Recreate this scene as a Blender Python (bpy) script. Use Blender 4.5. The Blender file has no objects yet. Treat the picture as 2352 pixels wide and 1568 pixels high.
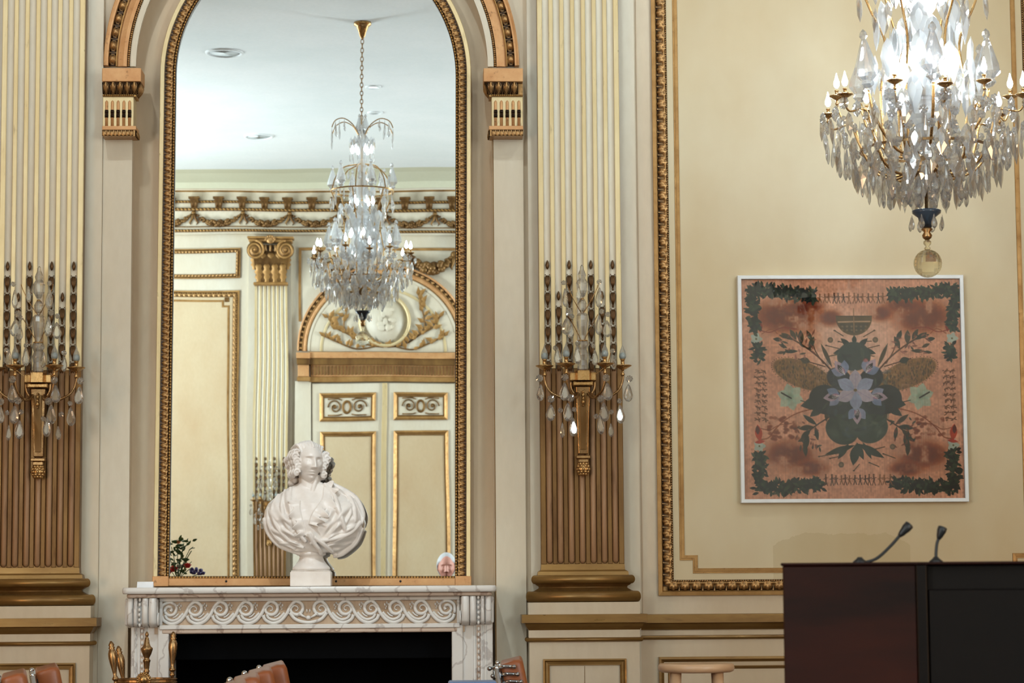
import bpy, math, random
import numpy as np
from mathutils import Vector, Matrix, Euler, noise as mnoise
random.seed(7); rng = np.random.default_rng(7)
PI = math.pi; cos = math.cos; sin = math.sin
sc = bpy.context.scene
COL = sc.collection

# ---------------------------------------------------------------- camera
F = 5553.0; CX, CY = 1176.0, 784.0
CAMY = -10.2; EYE = 1.13
cd = bpy.data.cameras.new('camera'); cam = bpy.data.objects.new('camera', cd); COL.objects.link(cam)
cd.sensor_width = 36.0; cd.lens = F/2352*36.0; cd.clip_end = 100
CAM_M = Matrix.Translation((0, CAMY, EYE)) @ Matrix.Rotation(math.radians(-2.0), 4, 'Z') @ \
    Matrix.Rotation(math.radians(90+5.82), 4, 'X') @ Matrix.Rotation(math.radians(-0.4), 4, 'Z')
cam.matrix_world = CAM_M
cd.dof.use_dof = True; cd.dof.focus_distance = 10.1; cd.dof.aperture_fstop = 9.0
sc.camera = cam
def W(px, py, Y=0.0):
    """pixel of the photograph -> (x, z) on the plane y = Y"""
    d = CAM_M.to_3x3() @ Vector(((px-CX)/F, -(py-CY)/F, -1.0))
    t = (Y-CAMY)/d.y
    return d.x*t, EYE+d.z*t
def WX(px, py, Y=0.0): return W(px, py, Y)[0]
def WZ(px, py, Y=0.0): return W(px, py, Y)[1]

# ---------------------------------------------------------------- world, lights, exposure
w = bpy.data.worlds.new('world'); sc.world = w; w.use_nodes = True
w.node_tree.nodes['Background'].inputs[0].default_value = (1.0, 0.82, 0.6, 1)
w.node_tree.nodes['Background'].inputs[1].default_value = 0.05
sc.view_settings.view_transform = 'Standard'; sc.view_settings.look = 'None'
sc.view_settings.exposure = -0.60; sc.view_settings.gamma = 1.0; sc.view_settings.use_curve_mapping = False
cy = sc.cycles
cy.use_denoising = True; cy.max_bounces = 10; cy.diffuse_bounces = 3; cy.glossy_bounces = 4
cy.transmission_bounces = 8; cy.transparent_max_bounces = 24; cy.sample_clamp_indirect = 6.0; cy.sample_clamp_direct = 0.0
cy.caustics_reflective = False; cy.caustics_refractive = False
def spot(name, loc, target, watt, colr, size, blend=1.0, rad=0.06):
    l = bpy.data.lights.new(name, 'SPOT'); l.energy = watt; l.color = colr; l.spot_size = math.radians(size)
    l.spot_blend = blend; l.shadow_soft_size = rad
    o = bpy.data.objects.new(name, l); COL.objects.link(o); o.location = loc
    o.rotation_euler = (Vector(target)-Vector(loc)).to_track_quat('-Z', 'Y').to_euler(); return o
def area(name, loc, target, watt, colr, sx, sy):
    l = bpy.data.lights.new(name, 'AREA'); l.shape = 'RECTANGLE'; l.size = sx; l.size_y = sy; l.energy = watt; l.color = colr
    o = bpy.data.objects.new(name, l); COL.objects.link(o); o.location = loc
    o.rotation_euler = (Vector(target)-Vector(loc)).to_track_quat('-Z', 'Y').to_euler(); return o
COOL = (0.82, 0.94, 1.0); WARM = (1.0, 0.64, 0.36)
spot('mantel_downlight', (-0.75, -4.2, 5.15), (-0.5, 0, 1.25), 700, COOL, 23)
spot('added_wall_fill', (-1.7, -2.3, 5.15), (-1.5, 0, 3.9), 135, COOL, 80)  # three spots added to make the upper wall brighter than the foot
spot('added_wall_fill', (0.0, -2.3, 5.15), (0.0, 0, 3.9), 110, COOL, 80)
spot('added_wall_fill', (1.7, -2.3, 5.15), (1.5, 0, 3.9), 95, COOL, 80)
area('unseen_ceiling_fill', (-5.6, -12.0, 3.3), (-1.5, -11.6, 5.4), 840, COOL, 1.0, 5)  # two unseen area lights added to brighten the ceiling
area('unseen_ceiling_fill', (6.2, -12.0, 3.3), (2.0, -11.6, 5.4), 840, COOL, 1.0, 5)
area('unseen_warm_fill', (6.2, -6.0, 1.2), (0.9, 0, 0.8), 70, WARM, 1.2, 1.6)  # two unseen warm fills added for the lower walls
area('unseen_warm_fill', (-5.4, -6.0, 1.2), (-0.8, 0, 0.9), 110, WARM, 1.2, 1.6)

# ---------------------------------------------------------------- materials
def S(r, g, b):
    f = lambda c: (c/12.92 if c <= 0.04045 else ((c+0.055)/1.055)**2.4)
    return (f(r/255.), f(g/255.), f(b/255.))
class NT:
    def __init__(s, name):
        s.m = bpy.data.materials.new(name); s.m.use_nodes = True; s.t = s.m.node_tree; s.t.nodes.clear()
        s.out = s.n('ShaderNodeOutputMaterial')
    def n(s, ty, **kw):
        nd = s.t.nodes.new(ty)
        for k, v in kw.items():
            if k.startswith('i_'):
                key = k[2:]; key = int(key) if key.isdigit() else key.replace('_', ' ')
                nd.inputs[key].default_value = v
            else: setattr(nd, k, v)
        return nd
    def l(s, a, b): s.t.links.new(a, b)
    def coord(s, scale=(1,1,1)):
        tc = s.n('ShaderNodeTexCoord'); mp = s.n('ShaderNodeMapping'); mp.inputs['Scale'].default_value = scale
        s.l(tc.outputs['Object'], mp.inputs[0]); return mp.outputs[0]
    def noise(s, vec, scale, detail=4, rough=0.55):
        nd = s.n('ShaderNodeTexNoise'); nd.inputs['Scale'].default_value = scale; nd.inputs['Detail'].default_value = detail
        nd.inputs['Roughness'].default_value = rough; s.l(vec, nd.inputs['Vector']); return nd.outputs['Fac']
    def ramp(s, fac, stops):
        r = s.n('ShaderNodeValToRGB'); e = r.color_ramp.elements
        while len(e) < len(stops): e.new(0.5)
        for i, (p, c) in enumerate(stops):
            e[i].position = p; e[i].color = (c[0], c[1], c[2], 1) if hasattr(c, '__len__') else (c, c, c, 1)
        s.l(fac, r.inputs[0]); return r.outputs[0]
    def mix(s, fac, a, b, mode='MIX'):
        m = s.n('ShaderNodeMix', data_type='RGBA', blend_type=mode)
        for v, i in ((fac, 0), (a, 6), (b, 7)):
            if hasattr(v, 'node'): s.l(v, m.inputs[i])
            elif i == 0: m.inputs[0].default_value = v
            else: m.inputs[i].default_value = (v[0], v[1], v[2], 1)
        return m.outputs[2]
    def pbsdf(s, col, rough=0.5, metal=0.0, bump=None, bstr=0.2, bdist=0.002, spec=0.5):
        b = s.n('ShaderNodeBsdfPrincipled')
        if hasattr(col, 'node'): s.l(col, b.inputs['Base Color'])
        else: b.inputs['Base Color'].default_value = (col[0], col[1], col[2], 1)
        if hasattr(rough, 'node'): s.l(rough, b.inputs['Roughness'])
        else: b.inputs['Roughness'].default_value = rough
        b.inputs['Metallic'].default_value = metal; b.inputs['Specular IOR Level'].default_value = spec
        if bump is not None:
            bn = s.n('ShaderNodeBump'); bn.inputs['Strength'].default_value = bstr; bn.inputs['Distance'].default_value = bdist
            s.l(bump, bn.inputs['Height']); s.l(bn.outputs[0], b.inputs['Normal'])
        s.l(b.outputs[0], s.out.inputs[0]); return b
def paint(name, a, b, rough=0.5, sc_=1.2, streak=(1,1,0.35)):
    n = NT(name); v = n.coord(streak)
    f = n.noise(v, sc_, 5, 0.6); f2 = n.noise(v, 40, 3)
    c = n.mix(n.ramp(f, [(0.35, 0.0), (0.68, 1.0)]), a, b)
    c = n.mix(n.ramp(f2, [(0.3, 0.0), (0.8, 0.22)]), c, tuple(x*0.8 for x in b))
    n.pbsdf(c, rough, 0, n.noise(v, 90, 3), 0.15, 0.001); return n.m
def gilt(name, a, b, metal=0.75, rough=0.36, sc_=9, streak=(1,1,1), leaf=True):
    n = NT(name); v = n.coord(streak)
    f = n.noise(v, sc_, 6, 0.65); f2 = n.noise(v, sc_*6, 4)
    c = n.mix(n.ramp(f, [(0.3, 0.0), (0.72, 1.0)]), a, b)
    c = n.mix(n.ramp(f2, [(0.62, 0.0), (0.78, 0.55)]), c, S(70, 36, 12))
    r = n.ramp(f2, [(0.2, rough-0.1), (0.8, rough+0.18)])
    n.pbsdf(c, r, metal, f2, 0.25, 0.0015); return n.m
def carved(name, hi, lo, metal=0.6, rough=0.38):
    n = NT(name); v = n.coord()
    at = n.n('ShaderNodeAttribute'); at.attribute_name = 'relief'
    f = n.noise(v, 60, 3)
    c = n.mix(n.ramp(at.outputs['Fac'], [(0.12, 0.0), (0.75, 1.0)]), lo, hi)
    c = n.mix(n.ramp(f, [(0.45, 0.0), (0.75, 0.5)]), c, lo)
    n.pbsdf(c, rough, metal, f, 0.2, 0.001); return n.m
CREAM = paint('cream_wall_paint', S(218,204,180), S(202,180,148), 0.45)
CREAMB = paint('pale_cream_paint', S(221,213,194), S(208,192,164), 0.42)
TAN = paint('tan_glazed_paint', S(208,188,158), S(190,162,128), 0.45)
PANEL = paint('honey_glazed_plaster', S(190,160,110), S(170,136,90), 0.5, 0.9, (1,1,0.6))
PANELD = paint('tan_door_panel_paint', S(212,194,160), S(196,168,130), 0.5, 0.9, (1,1,0.6))
COVE = paint('pale_green_cove_paint', S(208,206,180), S(202,198,170), 0.6)
CEIL = paint('white_ceiling_paint', S(242,245,245), S(232,238,238), 0.6)
GILT = gilt('worn_gold_leaf', S(188,146,88), S(146,104,54), 0.5, 0.38)
GILTP = gilt('pale_gold_leaf', S(230,212,168), S(210,184,132), 0.4, 0.33, 6, (1,1,0.25))
GILTO = gilt('orange_gold_leaf', S(216,168,116), S(192,136,84), 0.3, 0.45)
GILTD = gilt('dark_brown_gilding', S(146,110,60), S(92,60,28), 0.5, 0.36, 7, (1,1,0.2))
GILTR = gilt('horizontal_brown_gilding', S(164,128,72), S(108,74,34), 0.5, 0.33, 7, (0.2,1,1))
HUSKM = gilt('dark_bronze_husks', S(122,88,48), S(66,42,20), 0.6, 0.34)
REED = gilt('rosy_brown_reed_paint', S(166,128,92), S(134,96,62), 0.2, 0.42, 5, (1,1,0.12))
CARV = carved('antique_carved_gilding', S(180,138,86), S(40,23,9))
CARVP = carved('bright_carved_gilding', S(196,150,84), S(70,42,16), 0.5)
BRASS = gilt('aged_brass', S(186,150,104), S(128,94,58), 0.9, 0.28, 14)
BRASSB = gilt('bright_gilt_bronze', S(206,168,112), S(160,120,72), 0.85, 0.26, 14)
def marble(name, base, vein, dirt=None):
    n = NT(name); v = n.coord()
    wv = n.n('ShaderNodeTexWave'); wv.inputs['Scale'].default_value = 2.2; wv.inputs['Distortion'].default_value = 14
    wv.inputs['Detail'].default_value = 5; wv.inputs['Detail Scale'].default_value = 2.0; n.l(v, wv.inputs[0])
    f = n.noise(v, 9, 6)
    c = n.mix(n.ramp(f, [(0.3, 0.0), (0.75, 0.5)]), base, tuple(x*0.82 for x in base))
    c = n.mix(n.ramp(wv.outputs['Fac'], [(0.0, 0.7), (0.05, 0.0)]), c, vein)
    if dirt:
        at = n.n('ShaderNodeAttribute'); at.attribute_name = 'relief'
        c = n.mix(n.ramp(at.outputs['Fac'], [(0.1, 0.0), (0.5, 1.0)]), dirt, c)
    b = n.pbsdf(c, 0.28, 0, f, 0.05, 0.001); return n.m
MARBLE = marble('veined_white_marble', S(230,226,220), S(178,168,162))
MARBLED = marble('pinkish_marble', S(206,184,166), S(140,110,92))
MARBLEC = paint('soiled_carved_marble', S(196,172,146), S(160,128,96), 0.4, 12)
BUSTM = NT('white_statuary_marble')
_v = BUSTM.coord(); _f = BUSTM.noise(_v, 18, 4)
_b = BUSTM.pbsdf(BUSTM.mix(BUSTM.ramp(_f, [(0.35,0.0),(0.75,0.5)]), S(236,228,220), S(208,194,182)), 0.36, 0, _f, 0.06, 0.001)
_b.inputs['Subsurface Weight'].default_value = 0.0
BUSTM = BUSTM.m
def simple(name, c, rough=0.5, metal=0.0, spec=0.5):
    n = NT(name); v = n.coord(); f = n.noise(v, 25, 3)
    n.pbsdf(n.mix(n.ramp(f, [(0.3,0.0),(0.8,0.35)]), c, tuple(x*0.75 for x in c)), rough, metal, f, 0.05, 0.001, spec); return n.m
BLACK = simple('black_microphone_metal', S(28,28,28), 0.45)
SOOT = simple('soot_black_firebox', S(4,6,9), 0.8, 0, 0.1)
WHITEF = simple('white_frame_lacquer', S(236,238,236), 0.35)
CHROME = simple('polished_chrome', S(225,228,232), 0.09, 1.0)
DARKR = simple('dark_rubber_edge', S(24,20,20), 0.5)
BLUE = simple('pale_blue_laminate', S(120,150,200), 0.4)
CARD = simple('white_card', S(240,242,245), 0.6)
SKIN = simple('pink_skin', S(214,150,132), 0.5)
HAIRW = simple('grey_white_hair', S(205,205,208), 0.6)
SHIRT = simple('dark_jacket_cloth', S(40,44,58), 0.8)
LEAFG = simple('bouquet_leaf_green', S(58,92,44), 0.6)
ROSE = simple('coral_rose_petal', S(226,62,66), 0.6)
ROSEO = simple('peach_rose_petal', S(240,150,110), 0.6)
LILAC = simple('violet_blossom', S(84,82,150), 0.6)
n = NT('tan_leather'); _v = n.coord(); _f = n.noise(_v, 160, 3); _g = n.noise(_v, 6, 4)
n.pbsdf(n.mix(_g, S(172,98,52), S(146,78,40)), 0.38, 0, _f, 0.15, 0.001); LEATHER = n.m
def woodm(name, a, b, rough=0.3, streak=(0.6, 0.6, 9), s=3, sp=0.5):
    n = NT(name); v = n.coord(streak); f = n.noise(v, s, 6, 0.6)
    n.pbsdf(n.mix(n.ramp(f, [(0.3,0.0),(0.7,1.0)]), a, b), rough, 0, f, 0.05, 0.001, sp); return n.m
MAHOG = woodm('dark_mahogany_veneer', S(52,18,9), S(24,9,6), 0.42, (0.5,0.5,2.6), 3, 0.22)
MAHOGD = woodm('near_black_mahogany', S(16,9,7), S(8,5,5), 0.4, (0.5,0.5,2), 3, 0.2)
BEECH = woodm('pale_beech_wood', S(226,188,150), S(206,160,118), 0.32, (1,1,9), 4)
FLOORM = woodm('oak_parquet', S(86,46,28), S(58,28,18), 0.4, (2,0.3,1), 6)
def glassm(name, trans, colr=(1,1,1), frost=0.0, rough=0.0, shine=0.0):
    n = NT(name)
    g = n.n('ShaderNodeBsdfGlass'); g.inputs['IOR'].default_value = 1.52; g.inputs['Color'].default_value = (*colr, 1); g.inputs['Roughness'].default_value = rough
    t = n.n('ShaderNodeBsdfTransparent'); t.inputs[0].default_value = (*colr, 1)
    m = n.n('ShaderNodeMixShader'); m.inputs[0].default_value = trans; n.l(g.outputs[0], m.inputs[1]); n.l(t.outputs[0], m.inputs[2])
    o = m
    if frost:
        d = n.n('ShaderNodeBsdfDiffuse'); tl = n.n('ShaderNodeBsdfTranslucent'); a = n.n('ShaderNodeMixShader'); a.inputs[0].default_value = 0.5
        n.l(d.outputs[0], a.inputs[1]); n.l(tl.outputs[0], a.inputs[2])
        o = n.n('ShaderNodeMixShader'); o.inputs[0].default_value = frost; n.l(m.outputs[0], o.inputs[1]); n.l(a.outputs[0], o.inputs[2])
    if shine:
        g2 = n.n('ShaderNodeBsdfGlossy'); g2.inputs['Roughness'].default_value = 0.06; o2 = n.n('ShaderNodeMixShader'); o2.inputs[0].default_value = shine; n.l(o.outputs[0], o2.inputs[1]); n.l(g2.outputs[0], o2.inputs[2]); o = o2
    n.l(o.outputs[0], n.out.inputs[0]); return n.m
CRYS = glassm('cut_crystal', 0.42, (0.98,0.99,1.0), 0.11, 0.0, 0.20)
CRYSG = glassm('glowing_cut_crystal', 0.3, (0.98,0.99,1.0), 0.38)
CRYSC = glassm('ribbed_crystal_column', 0.35, (0.97,0.99,1.0), 0.45)
CRYSW = glassm('clear_sconce_crystal', 0.30, (0.98,0.99,0.99), 0.08, 0.0, 0.17)
CRYSB = glassm('smoky_crystal_ball', 0.4, (0.93,0.9,0.8), 0.03)
n = NT('picture_glazing'); t_ = n.n('ShaderNodeBsdfTransparent'); g_ = n.n('ShaderNodeBsdfGlossy'); g_.inputs['Roughness'].default_value = 0.02
fr = n.n('ShaderNodeFresnel'); fr.inputs[0].default_value = 1.45; m_ = n.n('ShaderNodeMixShader')
n.l(fr.outputs[0], m_.inputs[0]); n.l(t_.outputs[0], m_.inputs[1]); n.l(g_.outputs[0], m_.inputs[2]); n.l(m_.outputs[0], n.out.inputs[0]); GLAZE = n.m
n = NT('silvered_mirror'); g_ = n.n('ShaderNodeBsdfGlossy'); g_.inputs['Roughness'].default_value = 0.0; g_.inputs['Color'].default_value = (0.90,0.93,0.91,1)
n.l(g_.outputs[0], n.out.inputs[0]); MIRROR = n.m
def emit(name, c, s):
    n = NT(name); e = n.n('ShaderNodeEmission'); e.inputs[0].default_value = (*c, 1); e.inputs[1].default_value = s
    n.l(e.outputs[0], n.out.inputs[0]); return n.m
BULB = emit('lit_flame_bulb', (0.82, 0.94, 1.0), 360.0)
LITDOWN = emit('lit_downlight_lens', (0.8, 0.9, 1.0), 6.0)
n = NT('unlit_flame_bulb_glass'); g_ = n.n('ShaderNodeBsdfGlass'); g_.inputs['IOR'].default_value = 1.45; g_.inputs['Color'].default_value = (0.98,1,1,1)
n.l(g_.outputs[0], n.out.inputs[0]); BULBG = glassm('unlit_bulb_glass', 0.45, (0.98,1,1), 0.22)
FROST = simple('frosted_bulb_base', S(206,216,210), 0.4)

# ---------------------------------------------------------------- mesh helpers
class MB:
    def __init__(s): s.v = []; s.f = []; s.mi = []; s.rel = None; s.sm = []
    def add(s, vs, fs, mi=0, sm=False):
        o = len(s.v); s.v += [tuple(v) for v in vs]
        for k, f in enumerate(fs):
            s.f.append(tuple(i+o for i in f)); s.mi.append(mi if isinstance(mi, int) else mi[k]); s.sm.append(sm)
        if s.rel is not None: s.rel += [1.0]*(len(s.v)-len(s.rel))
        return s
    def box(s, x0, x1, y0, y1, z0, z1, mi=0, bev=0.0):
        if bev <= 0:
            s.add([(x, y, z) for x in (x0, x1) for y in (y0, y1) for z in (z0, z1)],
                  [(0,1,3,2),(4,6,7,5),(0,4,5,1),(2,3,7,6),(0,2,6,4),(1,5,7,3)], mi)
            return s
        b = bev; vs = []; idx = {}
        for ix, x in enumerate((x0, x1)):
            for iy, y in enumerate((y0, y1)):
                for iz, z in enumerate((z0, z1)):
                    sx = 1 if ix == 0 else -1; sy = 1 if iy == 0 else -1; sz = 1 if iz == 0 else -1
                    for a, p in (('x', (x, y+sy*b, z+sz*b)), ('y', (x+sx*b, y, z+sz*b)), ('z', (x+sx*b, y+sy*b, z))):
                        idx[(ix,iy,iz,a)] = len(vs); vs.append(p)
        fs = []
        for k in (0, 1):
            fs.append([idx[(k,0,0,'x')], idx[(k,1,0,'x')], idx[(k,1,1,'x')], idx[(k,0,1,'x')]])
            fs.append([idx[(0,k,0,'y')], idx[(1,k,0,'y')], idx[(1,k,1,'y')], idx[(0,k,1,'y')]])
            fs.append([idx[(0,0,k,'z')], idx[(1,0,k,'z')], idx[(1,1,k,'z')], idx[(0,1,k,'z')]])
        for a in (0, 1):
            for c in (0, 1):
                fs.append([idx[(a,c,0,'x')], idx[(a,c,1,'x')], idx[(a,c,1,'y')], idx[(a,c,0,'y')]])
                fs.append([idx[(a,0,c,'x')], idx[(a,1,c,'x')], idx[(a,1,c,'z')], idx[(a,0,c,'z')]])
                fs.append([idx[(0,a,c,'y')], idx[(1,a,c,'y')], idx[(1,a,c,'z')], idx[(0,a,c,'z')]])
                for d in (0, 1): fs.append([idx[(a,c,d,'x')], idx[(a,c,d,'y')], idx[(a,c,d,'z')]])
        return s.add(vs, fs, mi)
    def lathe(s, prof, n=24, c=(0,0,0), flat=1.0, mi=0, sm=True, ax='z', rot=0.0):
        vs = []; fs = []
        for r, z in prof:
            for k in range(n):
                a = 2*PI*k/n+rot; p = (max(r, 1e-5)*cos(a), max(r, 1e-5)*sin(a)*flat, z)
                if ax == 'y': p = (p[0], -p[2], p[1])
                if ax == 'x': p = (p[2], p[0], p[1])
                vs.append((p[0]+c[0], p[1]+c[1], p[2]+c[2]))
        m = len(prof)
        for i in range(m-1):
            for k in range(n):
                k2 = (k+1) % n; fs.append((i*n+k, i*n+k2, (i+1)*n+k2, (i+1)*n+k))
        fs.append(tuple(range(n))[::-1]); fs.append(tuple((m-1)*n+k for k in range(n)))
        return s.add(vs, fs, mi, sm)
    def tube(s, pts, r, n=8, mi=0, sm=True, flat=1.0):
        P = [Vector(p) for p in pts]; m = len(P); vs = []; fs = []
        rr = r if hasattr(r, '__len__') else [r]*m
        up = None
        for i in range(m):
            t = (P[min(i+1, m-1)]-P[max(i-1, 0)])
            if t.length < 1e-9: t = Vector((0,0,1))
            t.normalize()
            if up is None:
                up = Vector((0,1,0)) if abs(t.y) < 0.9 else Vector((1,0,0))
            a = (up - t*up.dot(t)); a.normalize(); up = a; b = t.cross(a)
            for k in range(n):
                q = 2*PI*k/n; vs.append(P[i]+a*(cos(q)*rr[i]*flat)+b*(sin(q)*rr[i]))
        for i in range(m-1):
            for k in range(n):
                k2 = (k+1) % n; fs.append((i*n+k, i*n+k2, (i+1)*n+k2, (i+1)*n+k))
        fs.append(tuple(range(n))[::-1]); fs.append(tuple((m-1)*n+k for k in range(n)))
        return s.add(vs, fs, mi, sm)
    def sphere(s, c, r, n=12, m=8, mi=0):
        r = r if hasattr(r, '__len__') else (r, r, r)
        vs = []; fs = []
        for i in range(m+1):
            t = PI*i/m
            for k in range(n):
                a = 2*PI*k/n; vs.append((c[0]+r[0]*max(sin(t),1e-4)*cos(a), c[1]+r[1]*max(sin(t),1e-4)*sin(a), c[2]-r[2]*cos(t)))
        for i in range(m):
            for k in range(n):
                k2 = (k+1) % n; fs.append((i*n+k, i*n+k2, (i+1)*n+k2, (i+1)*n+k))
        fs.append(tuple(range(n))[::-1]); fs.append(tuple(m*n+k for k in range(n)))
        return s.add(vs, fs, mi, True)
    def poly(s, pts, mi=0): return s.add(pts, [tuple(range(len(pts)))], mi)
    def prism(s, pts2, y0, y1, mi=0):
        """polygon in xz, from y0 (front) to y1"""
        n = len(pts2); vs = [(x, y0, z) for x, z in pts2]+[(x, y1, z) for x, z in pts2]
        return s.add(vs, [tuple(range(n)), tuple(range(n, 2*n))[::-1]]+[(i, i+n, (i+1) % n+n, (i+1) % n) for i in range(n)], mi)
    def sweep(s, path, prof, mp, closed=False, mi=0, sm=False, cap=True):
        """path: 2-D points, prof: (u across the path to its left, w out of plane); mp(a,b,w)->xyz"""
        n = len(path); M = miters(path, closed); k = len(prof); vs = []; fs = []; ms = []
        for i in range(n):
            for u, w_ in prof: vs.append(mp(path[i][0]+M[i][0]*u, path[i][1]+M[i][1]*u, w_))
        for i in range(n if closed else n-1):
            j = (i+1) % n
            for q in range(k-1):
                fs.append((i*k+q, i*k+q+1, j*k+q+1, j*k+q)); ms.append(mi if isinstance(mi, int) else mi[q])
        if cap and not closed:
            fs.append(tuple(range(k))); ms.append(ms[0]); fs.append(tuple((n-1)*k+q for q in range(k))[::-1]); ms.append(ms[0])
        return s.add(vs, fs, ms, sm)
    def relief(s, path, u0, u1, w0, hf, pitch, mp, closed=False, na=8, nu=8, amp=0.01, mi=0):
        if s.rel is None: s.rel = [1.0]*len(s.v)
        P = [Vector(p) for p in path]; n = len(P); M = miters(path, closed)
        idx = list(range(n))+([0] if closed else [])
        L = [0.0]
        for a, b in zip(idx[:-1], idx[1:]): L.append(L[-1]+(P[b]-P[a]).length)
        tot = L[-1]; units = max(1, round(tot/pitch)); ns = units*na
        vs = []; rel = []; seg = 0
        for q in range(ns+1):
            d = tot*q/ns
            while seg < len(L)-2 and d > L[seg+1]: seg += 1
            t = (d-L[seg])/max(L[seg+1]-L[seg], 1e-9); a, b = idx[seg], idx[seg+1]
            for k in range(nu+1):
                v = k/nu; u = u0+(u1-u0)*v
                sl = L[seg+1]-L[seg]
                if sl < .1: p = (P[a]+Vector(M[a])*u).lerp(P[b]+Vector(M[b])*u, t)
                else:
                    T_ = (P[b]-P[a])/sl; al = min(max(t*sl, Vector(M[a]).dot(T_)*u), sl+Vector(M[b]).dot(T_)*u); p = P[a]+T_*al+Vector((-T_.y, T_.x))*u
                h = hf((q/na) % 1.0, v, int(q/na)); vs.append(mp(p.x, p.y, w0+amp*h)); rel.append(h)
        fs = []; k = nu+1
        for q in range(ns):
            for c in range(nu): fs.append((q*k+c, q*k+c+1, (q+1)*k+c+1, (q+1)*k+c))
        s.add(vs, fs, mi, True); s.rel[-len(rel):] = rel; return s
    def build(s, name, mats, parent=None, label=None, kind=None, loc=None, rot=None, flip=None, bevel=None):
        mats = mats if isinstance(mats, (list, tuple)) else [mats]
        v = s.v; f = s.f
        if flip is not None: v = [(p[0], flip-p[1], p[2]) for p in v]; f = [q[::-1] for q in f]
        me = bpy.data.meshes.new(name); me.from_pydata(v, [], f)
        for m in mats: me.materials.append(m)
        me.polygons.foreach_set('material_index', s.mi); me.polygons.foreach_set('use_smooth', s.sm)
        if s.rel is not None:
            a = me.attributes.new('relief', 'FLOAT', 'POINT'); a.data.foreach_set('value', s.rel)
        me.update(); me.validate()
        o = bpy.data.objects.new(name, me); COL.objects.link(o)
        if parent is not None: o.parent = parent
        if label: o['label'] = label
        if kind: o['kind'] = kind
        if loc is not None: o.location = loc
        if rot is not None: o.rotation_euler = rot
        if bevel:
            bm = o.modifiers.new('bevel', 'BEVEL'); bm.width = bevel; bm.segments = 2; bm.limit_method = 'ANGLE'; bm.angle_limit = math.radians(50)
        return o
def miters(path, closed):
    P = [Vector(p) for p in path]; n = len(P); out = []
    def nrm(a, b):
        d = (b-a); d = d.normalized() if d.length > 1e-9 else Vector((1, 0)); return Vector((-d.y, d.x))
    for i in range(n):
        if closed: a = nrm(P[i-1], P[i]); b = nrm(P[i], P[(i+1) % n])
        else:
            b = nrm(P[i], P[i+1]) if i < n-1 else nrm(P[i-1], P[i]); a = nrm(P[i-1], P[i]) if i > 0 else b
        m = (a+b)/max(1+a.dot(b), 0.15); out.append((m.x, m.y))
    return out
def XZ(Y): return lambda a, b, w_: (a, Y-w_, b)      # wall plane at y=Y, w sticks out to the viewer
def root(name, label, cat, loc=(0,0,0), rz=0, group=None, kind=None):
    o = bpy.data.objects.new(name, None); COL.objects.link(o); o.location = loc; o.rotation_euler = (0,0,rz); o.empty_display_size = 0.1
    if label: o['label'] = label
    if cat: o['category'] = cat
    if group: o['group'] = group
    if kind: o['kind'] = kind
    return o
def tag(o, label, cat, group=None):
    o['label'] = label; o['category'] = cat
    if group: o['group'] = group
    return o
def put(name, src, parent, loc, rot=(0,0,0), scale=(1,1,1)):
    o = bpy.data.objects.new(name, src.data if hasattr(src, 'data') else src); COL.objects.link(o); o.parent = parent
    o.location = loc; o.rotation_euler = rot; o.scale = scale if hasattr(scale, '__len__') else (scale,)*3; return o
def copy_tree(o, parent=None):
    c = o.copy(); COL.objects.link(c); c.parent = parent
    if parent is not None: c.matrix_parent_inverse = o.matrix_parent_inverse
    for ch in list(o.children): copy_tree(ch, c)
    return c
def mesh_only(mb, name, mats):
    o = mb.build(name, mats); me = o.data; bpy.data.objects.remove(o); return me
def arc(cx, cz, r, a0, a1, n): return [(cx+r*cos(a0+(a1-a0)*i/n), cz+r*sin(a0+(a1-a0)*i/n)) for i in range(n+1)]
def crom(pts, per=6):
    P = [Vector(p) for p in pts]; out = []
    for i in range(len(P)-1):
        p0 = P[max(i-1, 0)]; p1 = P[i]; p2 = P[i+1]; p3 = P[min(i+2, len(P)-1)]
        for k in range(per):
            t = k/per
            out.append(0.5*((2*p1)+(p2-p0)*t+(2*p0-5*p1+4*p2-p3)*t*t+(3*p1-p0-3*p2+p3)*t**3))
    out.append(P[-1]); return [tuple(v) for v in out]
# relief height functions: u along (0..1 in a unit), v across, k unit number
def h_leaf(u, v, k):
    x = (u-0.5)*2; th = math.atan2(x, v+0.06); r = math.hypot(x*0.9, v+0.06)
    edge = 1.05+0.05*cos(9*th); h = 0.0
    if r < edge and abs(th) < 1.42:
        e = (edge-r)/0.32; h = min(1.0, e)**0.6*(0.62+0.38*abs(cos(4.5*th)))*(0.55+0.45*min(1, r/0.5))
    dart = 0.8*math.exp(-((1-abs(x))/0.10)**2)*(0.25+0.75*v)
    return max(0.0, min(1.0, max(h, dart)))
def h_bead(u, v, k):
    d = ((u-0.5)*2)**2+((v-0.5)*2)**2
    return math.sqrt(max(0, 1-d*1.1))
def h_beadreel(u, v, k):
    if k % 4 == 3:
        return math.sqrt(max(0, 1-((v-0.5)*2)**2*1.2))*(1 if 0.1 < u < 0.9 else 0)
    return h_bead(u, v, k)
def h_egg(u, v, k):
    x = (u-0.5)*2; y = (v-0.5)*2
    e = 1-(x/0.52)**2-(y/0.95)**2
    if e > 0: return 0.35+0.65*math.sqrt(e)
    ring = 1-(x/0.80)**2-(y/1.2)**2
    if ring > 0.0 and ring < 0.42: return 0.5
    return 0.45*math.exp(-((1-abs(x))/0.1)**2)*(0.4+0.6*abs(y))
def h_rope(u, v, k):
    return math.sqrt(max(0, 1-((v-0.5)*2)**2))*(0.55+0.45*sin(2*PI*(u+v)))
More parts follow.
